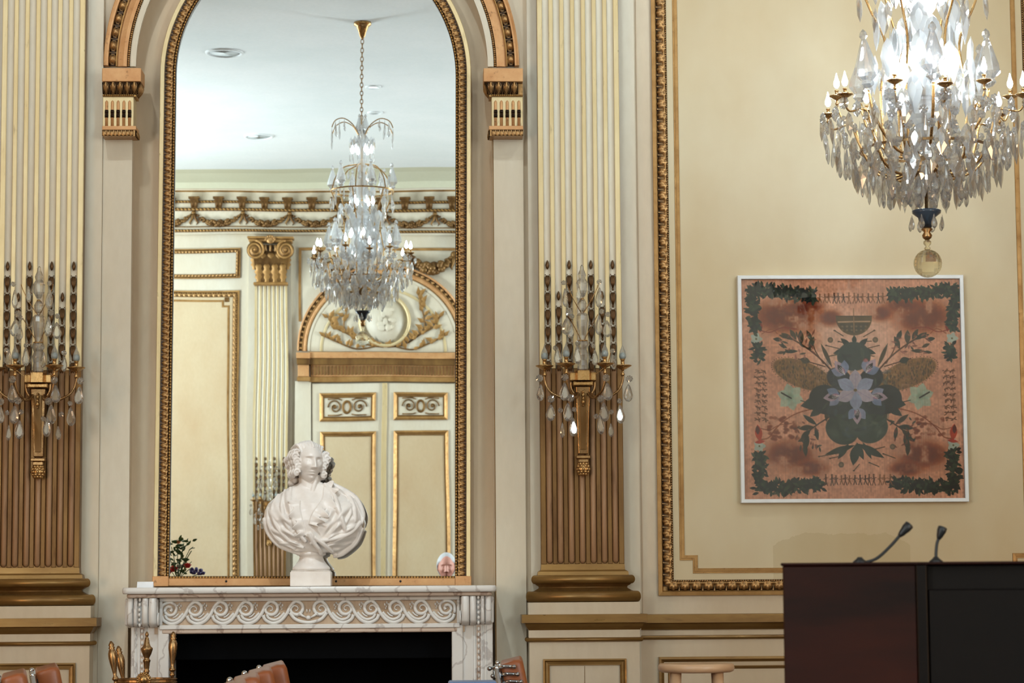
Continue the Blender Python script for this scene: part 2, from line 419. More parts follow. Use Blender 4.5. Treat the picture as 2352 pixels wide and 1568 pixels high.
# ================================================================ the room
s0 = 10.2/F                      # metres per photograph pixel on the front wall
RX0, RX1, RY, HC = -6.6, 7.2, -15.0, 5.47
YM = 0.03                        # mirror plane
YV = 2*YM-RY                     # the rear wall as seen in the mirror
nc = WX(717, 700); nsp = WZ(718, 155); nhw = 0.766
def struct(o): o['kind'] = 'structure'; return o
m = MB(); m.box(RX0, RX1, RY, 0.5, -0.1, 0.0); struct(m.build('floor', FLOORM))
m = MB(); m.box(RX0-.1, RX1+.1, RY-.1, 0.5, HC, HC+0.1); struct(m.build('ceiling', CEIL))
m = MB(); m.box(RX0-0.1, RX0, RY, 0.5, 0, HC); struct(m.build('wall_left', PANEL))
m = MB(); m.box(RX1, RX1+0.1, RY, 0.5, 0, HC); struct(m.build('wall_right', PANEL))
# front wall: pierced by the arched niche
A = arc(nc, nsp, nhw, PI, 0, 48)
poly = [(RX0, 0), (nc-nhw, 0)]+A+[(nc+nhw, 0), (RX1, 0), (RX1, HC), (RX0, HC)]
m = MB(); m.prism(poly, 0.0, 0.08, 0); struct(m.build('wall_front', CREAM))
fbx0, fbx1, fbz = WX(388, 1500, -0.3), WX(1038, 1500, -0.3), WZ(715, 1453, -0.33)
poly = [(nc-0.9, 0), (fbx0-0.05, 0), (fbx0-0.05, fbz+0.05), (fbx1+0.05, fbz+0.05), (fbx1+0.05, 0), (nc+0.9, 0), (nc+0.9, HC-0.2), (nc-0.9, HC-0.2)]
m = MB(); m.prism(poly, 0.08, 0.12, 0); struct(m.build('wall_niche', TAN, ))
m = MB(); m.box(RX0, RX1, 0.49, 0.5, 0, HC); struct(m.build('wall_outer', SOOT))
# rear wall
m = MB(); m.box(RX0, RX1, RY-0.1, RY, 0, HC); struct(m.build('wall_rear', CREAMB))
# niche legs, right under the imposts
for a, b in ((231, 300.5), (1134, 1204)):
    x0, x1 = WX(a, 700, -.02), WX(b, 700, -.02)
    m = MB(); m.box(x0, x1, -0.02, 0.0, 0.0, nsp-0.01, 0); m.box(x0-0.001, x0+0.003, -0.0215, -0.019, 0, nsp-0.3, 1)
    struct(m.build('trim_niche_leg', [CREAMB, GILTD]))
# archivolt : from the outside in
def arch_ring(name, r0, r1, w0, w1, mat, cx, cz, Y, flip=None, parent=None, n=64):
    pts = arc(cx, cz, (r0+r1)/2, PI, 0, n); h = (r1-r0)/2
    m = MB(); m.sweep(pts, [(-h, 0), (-h, w1), (-h*.3, w1+.002), (h*.6, w0+.002), (h, w0), (h, 0)], XZ(Y)); return m.build(name, mat, parent, flip=flip)
def archivolt(cx, cz, Y, sc_, parent, flip=None, fine=True):
    q = s0*sc_
    arch_ring('inner_band', 408.5*q, 422*q, .02, .02, CREAMB, cx, cz, Y, flip, parent)
    m = MB(); p = arc(cx, cz, 425.5*q, PI, 0, 64)
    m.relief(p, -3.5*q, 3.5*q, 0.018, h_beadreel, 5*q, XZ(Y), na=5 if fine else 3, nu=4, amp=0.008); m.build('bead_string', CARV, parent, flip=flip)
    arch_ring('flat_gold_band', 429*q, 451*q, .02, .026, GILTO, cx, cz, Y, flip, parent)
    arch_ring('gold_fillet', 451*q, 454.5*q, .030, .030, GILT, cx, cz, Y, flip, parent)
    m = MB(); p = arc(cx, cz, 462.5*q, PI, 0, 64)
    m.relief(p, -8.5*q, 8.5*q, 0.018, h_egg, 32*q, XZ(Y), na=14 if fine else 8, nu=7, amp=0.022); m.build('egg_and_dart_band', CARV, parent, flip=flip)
    arch_ring('outer_fillet', 471*q, 481*q, .05, .045, GILTO, cx, cz, Y, flip, parent)
arch = root('arch_moulding', 'gilded semicircular arch moulding with egg-and-dart carving around the mirror niche', 'arch', (0,0,0))
archivolt(nc, nsp, 0.0, 1.0, arch)
# impost capitals
def impost(x0, x1, side, parent):
    """x0..x1 the front of the neck; the free side projects over the niche (side = +1 free on the right)"""
    Yf = -0.10
    z = lambda py: WZ(718, py, Yf)
    def slab(z0, z1, o, mi=0, bev=0.0, m=None):
        a = x0-(o if side < 0 else 0); b = x1+(o if side > 0 else 0); m.box(a, b, Yf-o, 0.0, z0, z1, mi, bev)
    m = MB(); slab(z(191), z(160), 0.034, m=m); m.build('abacus', GILTO, parent, bevel=0.003)
    # carved ovolo
    path = [(x0, 0.0), (x0, Yf), (x1, Yf), (x1, 0.0)] if True else None
    m = MB()
    zt, zb = z(192), z(217)
    for a, b, fl in (((x0, Yf), (x1, Yf), 0), ):
        m.box(x0, x1, Yf+.002, 0, zb, zt, 0)
        m.relief([(x0, (zt+zb)/2), (x1+(0.02 if side > 0 else 0), (zt+zb)/2)], -(zt-zb)/2, (zt-zb)/2, 0.004, h_egg, 0.033, lambda p, q_, w_: (p-(0.02 if side < 0 else 0), Yf-w_-max(0, (q_-zb))*0.45, q_), na=12, nu=8, amp=0.015)
    xe = x1 if side > 0 else x0
    m.relief([(Yf-0.02, (zt+zb)/2), (0.0, (zt+zb)/2)], -(zt-zb)/2, (zt-zb)/2, 0.004, h_egg, 0.033, lambda p, q_, w_: (xe+side*(w_+max(0, q_-zb)*0.45), p, q_), na=12, nu=8, amp=0.015)
    m.build('carved_ovolo', CARV, parent)
    m = MB(); m.box(x0-(0.01 if side < 0 else 0), x1+(0.01 if side > 0 else 0), Yf-.004, 0, z(222), z(218), 0)
    m.relief([(x0, z(219.5)), (x1, z(219.5))], -.004, .004, .006, h_bead, .0085, XZ(Yf), na=5, nu=4, amp=.006); m.build('bead_row', CARVP, parent)
    m = MB(); m.box(x0, x1, Yf, 0, z(290), z(222), 0, 0.002); m.build('neck_block', GILTP, parent)
    n = 5; wd = (x1-x0)/n*0.93; off = x0+(x1-x0)*0.035
    for k in range(n):
        xc = off+wd*(k+.5)
        m = MB(); m.tube([(xc, Yf, z(289)), (xc, Yf, z(236)), (xc, Yf, z(233)), (xc, Yf, z(230.5))], [wd*.27, wd*.27, wd*.22, wd*.05], 10, 0); m.build('neck_flute', GILTO, parent)
        m = MB()
        for zz in (257, 266): m.lathe([(wd*.31, -.008), (wd*.33, 0), (wd*.31, .008)], 12, (xc, Yf-.001, z(zz)), 1, 0); m.sphere((xc, Yf-wd*.31, z(zz)), (wd*.14, .004, wd*.2), 8, 6, 0)
        m.build('flute_collar', CARV, parent)
    m = MB(); slab(z(299), z(290), 0.012, m=m); m.build('lower_fillet', GILTO, parent, bevel=.002)
    m = MB(); slab(z(313), z(299), 0.008, m=m)
    m.relief([(x0, z(306)), (x1, z(306))], -.012, .012, .008, h_leaf, .016, XZ(Yf), na=6, nu=5, amp=.009)
    m.relief([(Yf, z(306)), (0, z(306))], -.012, .012, .008, h_leaf, .016, lambda p, q_, w_: (xe+side*w_, p, q_), na=6, nu=5, amp=.009)
    m.build('carved_astragal', CARV, parent)
rt = root('impost_capital', 'gilded fluted impost capital at the left foot of the arch', 'capital', (0,0,0), group='impost capitals under the arch')
impost(WX(236, 240, -.1), WX(307, 240, -.1), 1, rt)
rt = root('impost_capital', 'gilded fluted impost capital between the mirror arch and the middle pilaster', 'capital', (0,0,0), group='impost capitals under the arch')
impost(WX(1129, 240, -.1), WX(1201, 240, -.1), -1, rt)

# ================================================================ pilasters
PW = 0.348; PF = -0.085; ZTOPS = 4.30
zf0 = WZ(1340, 1294, PF)         # foot of the flutes
zsh = WZ(1340, 1310, PF)
zreed = WZ(1340, 846, PF)
def pilaster(name, label, x, y, rz, fine=True):
    r = root(name, label, 'pilaster', (x, y, 0), rz, 'tall fluted gilded pilasters')
    bw0, bw1 = -0.245, 0.235
    m = MB(); m.box(-.215, .245, -.03, 0, 0.0, 4.79, 0); m.build('backing_board', CREAMB, r)
    hw = PW/2; n = 7; pitch = PW*0.925/n; x0 = -pitch*n/2; fw = pitch*0.40; fl = (pitch-fw)
    yb = PF+0.014
    m = MB(); m.box(-hw, hw, yb+.004, -.03, zf0-.03, ZTOPS, 0); m.build('shaft_core', GILTD, r)
    # gold fillets: reflection put into the colour, pale above, brown beside the reeds
    for k in range(n+1):
        xc = x0+pitch*k; a = max(xc-fw/2, -hw); b = min(xc+fw/2, hw)
        if k == 0: a = -hw
        if k == n: b = hw
        m = MB(); m.box(a, b, PF, yb+.004, zreed, ZTOPS, 0, .002); m.build('upper_fillet', GILTP, r)
        m = MB(); m.box(a, b, PF, yb+.004, zf0-.002, zreed, 0, .002); m.build('lower_fillet', GILTD, r)
    for k in range(n):
        xc = x0+pitch*(k+.5)
        m = MB(); P = [(xc+fl/2*cos(PI*(1+i/8)), PF+.002-(-1)*fl*.42*(-sin(PI*(1+i/8))) ) for i in range(9)]
        vs = [(px_, py_, z_) for z_ in (zreed-.02, ZTOPS) for px_, py_ in P]
        m.add(vs, [(i, i+1, i+10, i+9) for i in range(8)], 0, True); m.build('flute', CREAMB, r)
        # reed that fills the foot of the flute, with its rounded end
        R = fl/2*.96; pts = [(xc, PF+.009, zf0), (xc, PF+.009, zf0+R*.3), (xc, PF+.009, zf0+R), (xc, PF+.009, zreed)]
        m = MB(); m.tube(pts, [R*.25, R*.75, R, R], 12, 0); m.build('reed', REED, r)
        # gilt web round the flute end
        m = MB(); c = [(xc-fl/2, zf0+fl/2)]+[(xc+fl/2*cos(PI+PI*i/10), zf0+fl/2+fl/2*sin(PI+PI*i/10)) for i in range(11)]
        vs = [(px_, PF+.001, pz_) for px_, pz_ in c]+[(xc+fl/2, PF+.001, zf0-.03), (xc-fl/2, PF+.001, zf0-.03)]
        m.add(vs, [tuple(range(len(vs)))[::-1]], 0); m.build('flute_end', GILTD, r)
        # bellflower husks hanging in the flute
        zt = WZ(1340, 597 if k % 2 == 0 else 668, PF); cnt = 6 if k % 2 == 0 else 4
        if k == 3: zt = WZ(1340, 597, PF); cnt = 6
        if k == 3: continue
        hp = (zt-zreed)/ (cnt+0.35)
        for j in range(cnt+1):
            zz = zt-(0 if j == 0 else (j-.35)*hp+0.018); R2 = fl*.37
            if j == 0: pr = [(.001, 0), (R2*.6, -.012), (R2*.75, -.022), (R2*.3, -.038)]
            else: pr = [(R2*1.15, 0.004), (R2*.7, -.006), (R2*.95, -hp*.35), (R2*.8, -hp*.6), (R2*.3, -hp*.85)]
            put('husk', husk_mesh(j == 0, R2, hp), r, (xc, PF+.002, zz))
    # moulded base: swept round three sides
    U = lambda o: [(-hw, 0.0), (-hw, PF), (hw, PF), (hw, 0.0)]
    z = lambda py: WZ(1340, py, PF-.03)
    mp = lambda a, b, w_: (a, b, w_)
    def ring(nm, prof, mt, sm=False):
        m = MB(); m.sweep([(-hw, 0), (-hw, PF), (hw, PF), (hw, 0)], [(-o, zz) for o, zz in prof], mp, sm=sm); m.build(nm, mt, r)
    ring('shaft_foot', [(0, zf0-.002), (0.002, z(1308)), (.014, z(1312)), (.017, z(1320)), (-.02, z(1320))], GILTR)
    def torus(zc0, zc1, o, bul): return [(-.02, zc0)]+[(o+bul*cos(PI*(.5-i/10)), (zc0+zc1)/2+(zc0-zc1)/2*sin(PI*(.5-i/10))) for i in range(11)]+[(-.02, zc1)]
    ring('upper_torus', torus(z(1320), z(1340), .026, .014), GILTR, True)
    ring('scotia', [(.024, z(1340)), (.022, z(1342)), (.010, z(1346)), (.010, z(1350)), (.026, z(1355)), (.034, z(1357))], GILTD, True)
    ring('lower_torus', torus(z(1357), z(1382), .048, .014), GILTR, True)
    ring('plinth', [(-.02, z(1382)), (.058, z(1382.5)), (.058, z(1412)), (-.02, z(1412))], CREAM)
    ring('pedestal_cornice', [(-.02, z(1409)), (.086, z(1410)), (.086, z(1429)), (.072, z(1431)), (.066, z(1438)), (.060, z(1443)), (.056, z(1446)), (-.02, z(1446))], GILTR)
    ring('pedestal_neck', [(-.02, z(1445)), (.056, z(1446)), (.056, z(1464)), (-.02, z(1464))], CREAM)
    ring('pedestal_bead', torus(z(1463), z(1473), .06, .009), GILTR, True)
    ring('pedestal_die', [(-.02, z(1472)), (.054, z(1473)), (.054, 0.17), (.075, .16), (.075, 0), (-.02, 0)], CREAM)
    f = MB(); zt = z(1512); zb = .28; a = .172
    f.sweep([(-a, zb), (-a, zt), (a, zt), (a, zb)], [(0, 0), (0, .010), (-.006, .012), (-.012, .005), (-.02, .004), (-.026, .008), (-.026, 0)], XZ(PF-.054), True, sm=False)
    f.build('pedestal_frame', GILTR, r)
    f = MB(); f.box(-.001, .001, PF-.0555, PF-.053, zb+.03, zt-.03); f.build('panel_joint', GILTD, r)
    # composite capital
    capital(r, fine)
    return r
_hm = {}
def husk_mesh(bud, R2, hp):
    k = (bud, round(R2, 4), round(hp, 4))
    if k not in _hm:
        m = MB()
        if bud: m.lathe([(.001, 0), (R2*.5, -.008), (R2*.8, -.022), (R2*.5, -.034), (.001, -.04)], 8, flat=.8)
        else:
            for q in (-1, 0, 1):
                m.tube([(q*R2*.5, 0, .0), (q*R2*.65, -.003, -hp*.15), (q*R2*.5, -.004, -hp*.45), (q*R2*.12, -.002, -hp*.78)], [R2*.22, R2*.5, R2*.45, R2*.12], 6)
            m.lathe([(R2*.3, -hp*.7), (R2*.45, -hp*.82), (.001, -hp*.92)], 6)
            m.sphere((-R2*.85, -.002, .003), R2*.25, 6, 4); m.sphere((R2*.85, -.002, .003), R2*.25, 6, 4)
        _hm[k] = mesh_only(m, 'husk', HUSKM)
    return _hm[k]
_cap = {}
def leaf_sheet(w_, h, curl, n=5, m_=8):
    """an acanthus leaf standing from z=0 to h, curling toward -y"""
    vs = []; fs = []
    for i in range(m_+1):
        t = i/m_; ww = w_*(0.55+0.5*sin(PI*min(t*1.1, 1)))*(1-.75*max(0, t-.75)*4*.5)*(0.80+0.20*cos(t*8*PI))
        zz = h*min(t, .9)/.9-(max(0, t-.86)*h*.9); yy = -curl*t**3*1.1-max(0, t-.86)*curl*1.3
        for k in range(n+1):
            u = (k/n-.5)*2; vs.append((ww*u/2, yy-0.006*(1-abs(u))+0.004*abs(u), zz))
    for i in range(m_):
        for k in range(n): a = i*(n+1)+k; fs.append((a, a+1, a+n+2, a+n+1))
    return vs, fs
def capital(r, fine):
    if not _cap:
        H = .46; m = MB(); m.lathe([(.17, 0), (.185, .01), (.185, .03), (.17, .04)], 4, flat=1.0, rot=PI/4); _cap['ring'] = None
        m = MB(); m.box(-.185, .185, -.115, 0, -.03, .0, 0, .008); _cap['astragal'] = mesh_only(m, 'capital_astragal', GILT)
        m = MB(); m.add([(-.155,-.07,0),(.155,-.07,0),(.155,0,0),(-.155,0,0),(-.20,-.10,.36),(.20,-.10,.36),(.20,0,.36),(-.20,0,.36)],[(0,1,5,4),(1,2,6,5),(3,0,4,7),(4,5,6,7),(0,3,2,1)]); _cap['bell'] = mesh_only(m, 'capital_bell', GILTD)
        m = MB(); vs, fs = leaf_sheet(.092, .19, .075); m.add(vs, fs, 0, True); _cap['leaf'] = mesh_only(m, 'acanthus_leaf', GILT)
        m = MB()
        pts = []
        for i in range(46):
            a = -i/45*2.3*2*PI; rr = .098*(1-i/45*.86); pts.append((rr*cos(a+PI/2), -.012*i/45, rr*sin(a+PI/2)))
        m.tube(pts, [.016*(1-i/60) for i in range(46)], 8); m.sphere((0, -.02, 0), .018, 8, 6); m.lathe([(.09, 0), (.09, .03)], 20, (0, .02, 0), ax='y', mi=1)
        _cap['volute'] = mesh_only(m, 'volute', [GILT, GILTD])
        m = MB(); m.box(-.235, .235, -.15, 0, .40, .435, 0, .008); m.box(-.25, .25, -.165, 0, .435, .46, 0, .006); _cap['abacus'] = mesh_only(m, 'capital_abacus', GILT)
        m = MB(); m.relief([(-.14, .34), (.14, .34)], -.035, .035, .0, h_egg, .06, XZ(-.12), na=10, nu=7, amp=.03); m.sphere((0, -.16, .42), (.05, .02, .04), 10, 8)
        for k in range(7): m.sphere((.05*cos(k*PI/6), -.17, .42+.04*sin(k*PI/6)), .016, 6, 4)
        _cap['echinus'] = mesh_only(m, 'echinus', CARV)
    z0 = ZTOPS+.03
    for k in ('astragal', 'bell', 'abacus', 'echinus'): put('capital_'+k, _cap[k], r, (0, PF+.03, z0))
    for k in range(4): put('acanthus_leaf', _cap['leaf'], r, (-.132+.088*k, PF-.045, z0+.0))
    for k in range(5): put('acanthus_leaf', _cap['leaf'], r, (-.176+.088*k, PF-.040, z0+.13), (0, 0, 0), (1, 1, .9))
    put('volute', _cap['volute'], r, (-.165, PF-.135, z0+.315)); put('volute', _cap['volute'], r, (.165, PF-.135, z0+.315), (0, 0, 0), (-1, 1, 1))

xl = WX(93, 650, PF); xr = WX(1332, 600, PF)
pilaster('pilaster', 'gilded fluted pilaster left of the fireplace, cropped by the photo edge', xl, 0, 0)
pilaster('pilaster', 'gilded fluted pilaster between the arched mirror and the framed scarf panel', xr, 0, 0)
xp3 = WX(2385+1492-1332, 600, PF)
# rear wall pilasters, seen in the mirror
xv = W(621, 900, YV-.085)[0]
for xx, lb in ((xv, 'fluted pilaster with gilded composite capital reflected beside the double doors'), (2*W(883, 900, YV)[0]-xv, 'fluted pilaster on the rear wall beyond the right door leaf')):
    pilaster('pilaster', lb, xx, RY, PI, False)

# ================================================================ wall panels and rails
def frame_rect(name, label, x0, x1, z0, z1, Y, flip=None, inner=True, parent=None, cat='wall panel', wd=36, notch=True, fine=True):
    q = s0*wd/36.; g = root(name, label, cat) if parent is None else parent
    path = [(x0, z0), (x0, z1), (x1, z1), (x1, z0)]          # clockwise: left normal points outwards
    m = MB(); m.sweep(path, [(-.001, 0), (-.001, .016), (-9*q, .018), (-10.5*q, .010), (-12*q, .006)], XZ(Y), True); m.build('flat_gilt_edge', GILTR if False else GILT, g, flip=flip)
    pi = [(x0+21*q, z0+21*q), (x0+21*q, z1-21*q), (x1-21*q, z1-21*q), (x1-21*q, z0+21*q)]
    m = MB(); m.sweep(path, [(-10*q, 0), (-10*q, .006), (-36*q, .006), (-36*q, 0)], XZ(Y), True)
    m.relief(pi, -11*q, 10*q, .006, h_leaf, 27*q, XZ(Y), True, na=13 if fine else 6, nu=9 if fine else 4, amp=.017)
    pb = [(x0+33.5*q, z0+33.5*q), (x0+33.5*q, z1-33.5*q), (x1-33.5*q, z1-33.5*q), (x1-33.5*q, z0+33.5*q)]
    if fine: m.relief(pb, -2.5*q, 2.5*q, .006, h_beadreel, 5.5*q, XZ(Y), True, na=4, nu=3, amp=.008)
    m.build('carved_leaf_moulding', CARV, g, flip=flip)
    if inner:
        d = 53*q; e = 30*q
        a0, a1, b0, b1 = x0+d, x1-d, z0+d, z1-d
        if notch: p = [(a0, b0+e), (a0, b1-e), (a0+e, b1-e), (a0+e, b1), (a1-e, b1), (a1-e, b1-e), (a1, b1-e), (a1, b0+e), (a1-e, b0+e), (a1-e, b0), (a0+e, b0), (a0+e, b0+e)]
        else: p = [(a0, b0), (a0, b1), (a1, b1), (a1, b0)]
        m = MB(); m.sweep(p, [(3*q, .002), (2*q, .0075), (.3*q, .0075), (0, .0055), (-1.2*q, .0055), (-1.5*q, .008), (-8.5*q, .009), (-9.5*q, .002)], XZ(Y), True); m.build('inner_gilt_line', GILT, g, flip=flip)
    return g
X0p, X1p = WX(1503, 700), WX(2399, 700); Z0p = WZ(1650, 1367); Z1p = 4.24
n = NT('patched_honey_plaster'); _v = n.coord((1,1,.6)); _f = n.noise(_v, .9, 5, .6)
_c = n.mix(n.ramp(_f, [(.35, 0.0), (.68, 1.0)]), S(214,199,164), S(197,172,128))
tc_ = n.n('ShaderNodeTexCoord'); sp_ = n.n('ShaderNodeSeparateXYZ'); n.l(tc_.outputs['Object'], sp_.inputs[0])
def _m(op, a, b):
    nd = n.n('ShaderNodeMath', operation=op)
    for i_, q_ in enumerate((a, b)):
        if hasattr(q_, 'node'): n.l(q_, nd.inputs[i_])
        else: nd.inputs[i_].default_value = q_
    return nd.outputs[0]
_nz = n.noise(n.coord(), 9, 5, .7); _x0, _x1, _zt = WX(1775, 1250), WX(2090, 1250), WZ(1950, 1224)
_u = _m('MULTIPLY', _m('SUBTRACT', sp_.outputs[0], (_x0+_x1)/2), 2/(_x1-_x0)); _u2 = _m('MULTIPLY', _u, _u)
_top = _m('SUBTRACT', _m('ADD', _zt, _m('MULTIPLY', _m('SUBTRACT', _nz, .5), .06)), _m('MULTIPLY', _m('MULTIPLY', _u2, _u2), .05))
_mk = _m('MULTIPLY', _m('LESS_THAN', sp_.outputs[2], _top), _m('LESS_THAN', _u2, 1.0))
_c = n.mix(_m('MULTIPLY', _mk, .30), _c, S(172,148,98)); n.pbsdf(_c, .5, 0, _nz, .08, .001); PANELF = n.m
m = MB(); m.box(X0p+.05, X1p-.05, -.004, .001, Z0p+.05, Z1p-.05); g = frame_rect('wall_panel', 'large honey-coloured plaster wall panel in a carved gilt frame, behind the framed scarf', X0p, X1p, Z0p, Z1p, 0.0)
m.build('panel_field', PANELF, g)
xR = WX(2385+1492-1332, 600); 
pilaster('pilaster', 'gilded fluted pilaster right of the scarf panel, outside the picture', X0p+X1p-xr, 0, 0)
# chair rail and dado right of the middle pilaster
def rail(nm, prof, mt, x0, x1, Y=0.0, parent=None, sm=False, flip=None):
    m = MB(); m.sweep([(x0, 0), (x1, 0)], [(-o, zz) for o, zz in prof], lambda a, b, w_: (a, Y+b, w_), sm=sm); return m.build(nm, mt, parent, flip=flip)
z = lambda py: WZ(1640, py, -.04)
rr = root('chair_rail', 'brown gilded chair rail moulding under the scarf panel, left of the lectern', 'rail')
rail('rail_cornice', [(0, z(1409)), (.042, z(1410)), (.042, z(1429)), (.030, z(1431)), (.022, z(1438)), (.012, z(1445)), (0, z(1445))], GILTR, xr+.24, X0p+X1p-xr-.24, 0, rr)
rail('rail_bead', [(0, z(1458)), (.012, z(1459)), (.016, z(1463)), (.012, z(1467)), (0, z(1468))], GILTR, xr+.24, X0p+X1p-xr-.24, 0, rr)
rd = root('dado_panel', 'cream dado panel with a brown gilt frame behind the stool', 'wall panel')
m = MB(); a0, a1, b1 = WX(1513, 1530), X0p+X1p-WX(1513, 1530), WZ(1640, 1507)
m.sweep([(a0, .25), (a0, b1), (a1, b1), (a1, .25)], [(0, 0), (0, .014), (-.010, .016), (-.022, .006), (-.038, .004), (-.042, .010), (-.047, .008), (-.052, 0)], XZ(0), True, mi=[0,0,0,1,0,0,0]); m.build('dado_frame', [GILTR, CREAM], rd)
m = MB(); m.box(RX0, RX1, -.03, 0, 0, .16, 0, .004); struct(m.build('baseboard_front', CREAM))
# strips beside the pilaster backing (raised field edges)
x1_ = WX(1458, 700); m = MB(); m.box(WX(1467, 700), WX(1469, 700), -.002, 0.0, z(1409), HC, 0); struct(m.build('trim_joint', TAN))

# ================================================================ niche mirror
mcx = WX(722, 700, .03); mir = root('arched_mirror', 'tall round-arched mirror in a carved gilt frame above the fireplace', 'mirror', (mcx, 0, 2.3)); mir.rotation_euler = (0, math.radians(.35), 0)
mh = 326*s0; mzs = WZ(722, 172, .03)-2.3; mzb = WZ(720, 1323, .03)-2.3; mtop = WZ(715, 1346, -.1)-2.3
path = [(-mh, mzb), (-mh, mzb*.5), (-mh, 0), (-mh, mzs)]+arc(0, mzs, mh, PI, 0, 60)[1:]+[(mh, 0), (mh, mzb*.5), (mh, mzb)]
YB = .08
m = MB(); m.sweep(path, [(0, 0), (0, .05), (.003, .056), (.010, .056), (.011, .05), (.047, .062), (.049, .066), (.064, .068), (.067, .06), (.067, 0)], XZ(YB), mi=[0,0,0,0,0,1,1,1,1]); m.build('frame_moulding', [CARV, GILTP], mir)
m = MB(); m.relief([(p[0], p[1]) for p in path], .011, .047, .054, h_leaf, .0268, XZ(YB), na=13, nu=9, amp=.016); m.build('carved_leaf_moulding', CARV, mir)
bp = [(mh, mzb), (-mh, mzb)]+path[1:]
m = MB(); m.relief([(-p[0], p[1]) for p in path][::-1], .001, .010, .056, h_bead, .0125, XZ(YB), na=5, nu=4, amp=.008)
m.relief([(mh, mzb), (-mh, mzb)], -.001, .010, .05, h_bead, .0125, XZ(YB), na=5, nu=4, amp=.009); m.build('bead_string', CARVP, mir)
m = MB(); m.box(-mh-.02, mh+.02, .02, YB, mtop, mzb-.008, 0, .004); m.build('bottom_rail', GILTO, mir)
for sx in (-1, 1):
    m = MB(); m.box(sx*(mh+.035)-.034, sx*(mh+.035)+.034, .012, YB, mtop, mzb+.001, 0, .002); m.build('corner_block', GILTO, mir)
    m = MB(); 
for kx in (-.36, .0, .1, .37):
    m = MB(); m.sphere((kx, .02, (mtop+mzb)/2), (.005, .004, .005), 8, 6); m.build('frame_screw', DARKR, mir)
# glass with the slight waviness of old plate
NR, NCc = 150, 60; vs = []; fs = []
ztop = mzs+mh; zb_ = mtop+.005
for i in range(NR+1):
    zz = zb_+(ztop+.02-zb_)*i/NR; e = mh+.02
    hw_ = e if zz <= mzs else math.sqrt(max(1e-6, e*e-(zz-mzs)**2))
    for k in range(NCc+1):
        xx = -hw_+2*hw_*k/NCc
        wv = 3.2e-5*sin(2*PI*(zz*1.9+xx*.4))*1+2.0e-5*sin(2*PI*(xx*2.3+zz*.7))
        vs.append((xx, .045+wv, zz))
for i in range(NR):
    for k in range(NCc): a = i*(NCc+1)+k; fs.append((a, a+1, a+NCc+2, a+NCc+1))
m = MB(); m.add(vs, fs, 0, True); m.build('mirror_glass', MIRROR, mir)

# ================================================================ rear wall as the mirror shows it
def V(px, py, o=0.0): return W(px, py, YV-o)
q3 = (YV-CAMY)/F                 # metres per pixel on the reflected wall
FL = 2*YM
# cove and entablature
ent = root('entablature', 'cream and gold frieze of brackets and swags along the rear wall, seen in the mirror', 'cornice')
zz = lambda py, o=0.1: WZ(900, py, YV-o)
m = MB(); prof = [(0, zz(437.5)), (.05, zz(437.5)), (.055, zz(437)), (.07, zz(433.5)), (.08, zz(431)), (.10, zz(430)), (.14, zz(417)), (.34, zz(403)), (.6, HC+.01), (0, HC+.01)]
m.sweep([(RX0, 0), (RX1, 0)], [(-o, c) for o, c in prof], lambda a, b, w_: (a, YV+b, w_), mi=[2,2,0,2,2,1,1,1,1]); m.build('cove', [GILT, COVE, CREAMB], ent, flip=FL)
m = MB(); m.box(RX0, RX1, YV-.05, YV, zz(538, .05), zz(438, .05)); m.build('frieze_board', CREAMB, ent, flip=FL)
def goldline(py0, py1, o, mt=GILT, rel=True):
    m = MB(); m.box(RX0, RX1, YV-.05-o*.6, YV-.05, zz(py1, .06), zz(py0, .06))
    if rel:
        c = (zz(py1, .06)+zz(py0, .06))/2; h = (zz(py0, .06)-zz(py1, .06))/2
        m.relief([(-4, c), (3, c)], -h, h, o*.6, h_rope, h*2.4, XZ(YV-.05), na=4, nu=3, amp=o*.5)
    m.build('gilt_rope_line', mt, ent, flip=FL)
goldline(459, 465, .02, CARVP); goldline(477, 484, .03, CARVP); goldline(520, 522, .02, GILTD, False); goldline(527, 533, .03, CARVP)
bx = -4.0
m = MB(); m.add([(-.045, 0, .06), (.045, 0, .06), (.03, 0, -.06), (-.03, 0, -.06), (-.045, -.07, .06), (.045, -.07, .06), (.03, -.035, -.06), (-.03, -.035, -.06)], [(4,5,6,7),(0,1,5,4),(1,2,6,5),(0,4,7,3),(2,3,7,6)])
m.box(-.055, .055, -.08, 0, .045, .065); m.tube([(-.02, -.05, .03), (-.02, -.04, -.05)], .012, 6); m.tube([(.02, -.05, .03), (.02, -.04, -.05)], .012, 6)
mod = mesh_only(m, 'bracket', GILTD)
x = V(448, 465)[0]
while x > -3.9: x -= 54*q3
while x < 2.6:
    put('bracket', mod, ent, (x, RY+.05, zz(464)), (0, 0, PI)); x += 54*q3
# swags
def swag_mesh(wd, drop, r0, leaf=True):
    m = MB(); n = 26; R_ = random.Random(4)
    for i in range(n+1):
        t = i/n; xx = (t-.5)*wd; z_ = -drop*(1-(2*t-1)**2); rr = r0*(.45+.75*sin(PI*t))
        for k in range(3): m.sphere((xx+R_.uniform(-.01, .01), -R_.uniform(.2, 1)*rr, z_+R_.uniform(-1, 1)*rr*.6), (rr*.6, rr*.6, rr*.5), 6, 4)
    for sx in (-1, 1):
        m.tube([(sx*wd*.5, -.01, .01), (sx*wd*.47, -.02, -drop*.5), (sx*wd*.42, -.015, -drop*.9), (sx*wd*.45, -.01, -drop*1.1)], [r0*.5, r0*.4, r0*.3, .004], 5)
    m.sphere((-wd*.5, -.015, .01), r0*.7, 6, 4)
    return mesh_only(m, 'swag', GILTD)
sw = swag_mesh(110*q3, 24*q3, .035); x = V(448+54, 490)[0]
while x > -3.9: x -= 111*q3
while x < 2.6: put('swag', sw, ent, (x, RY+.05, zz(489)), (0, 0, PI)); x += 111*q3
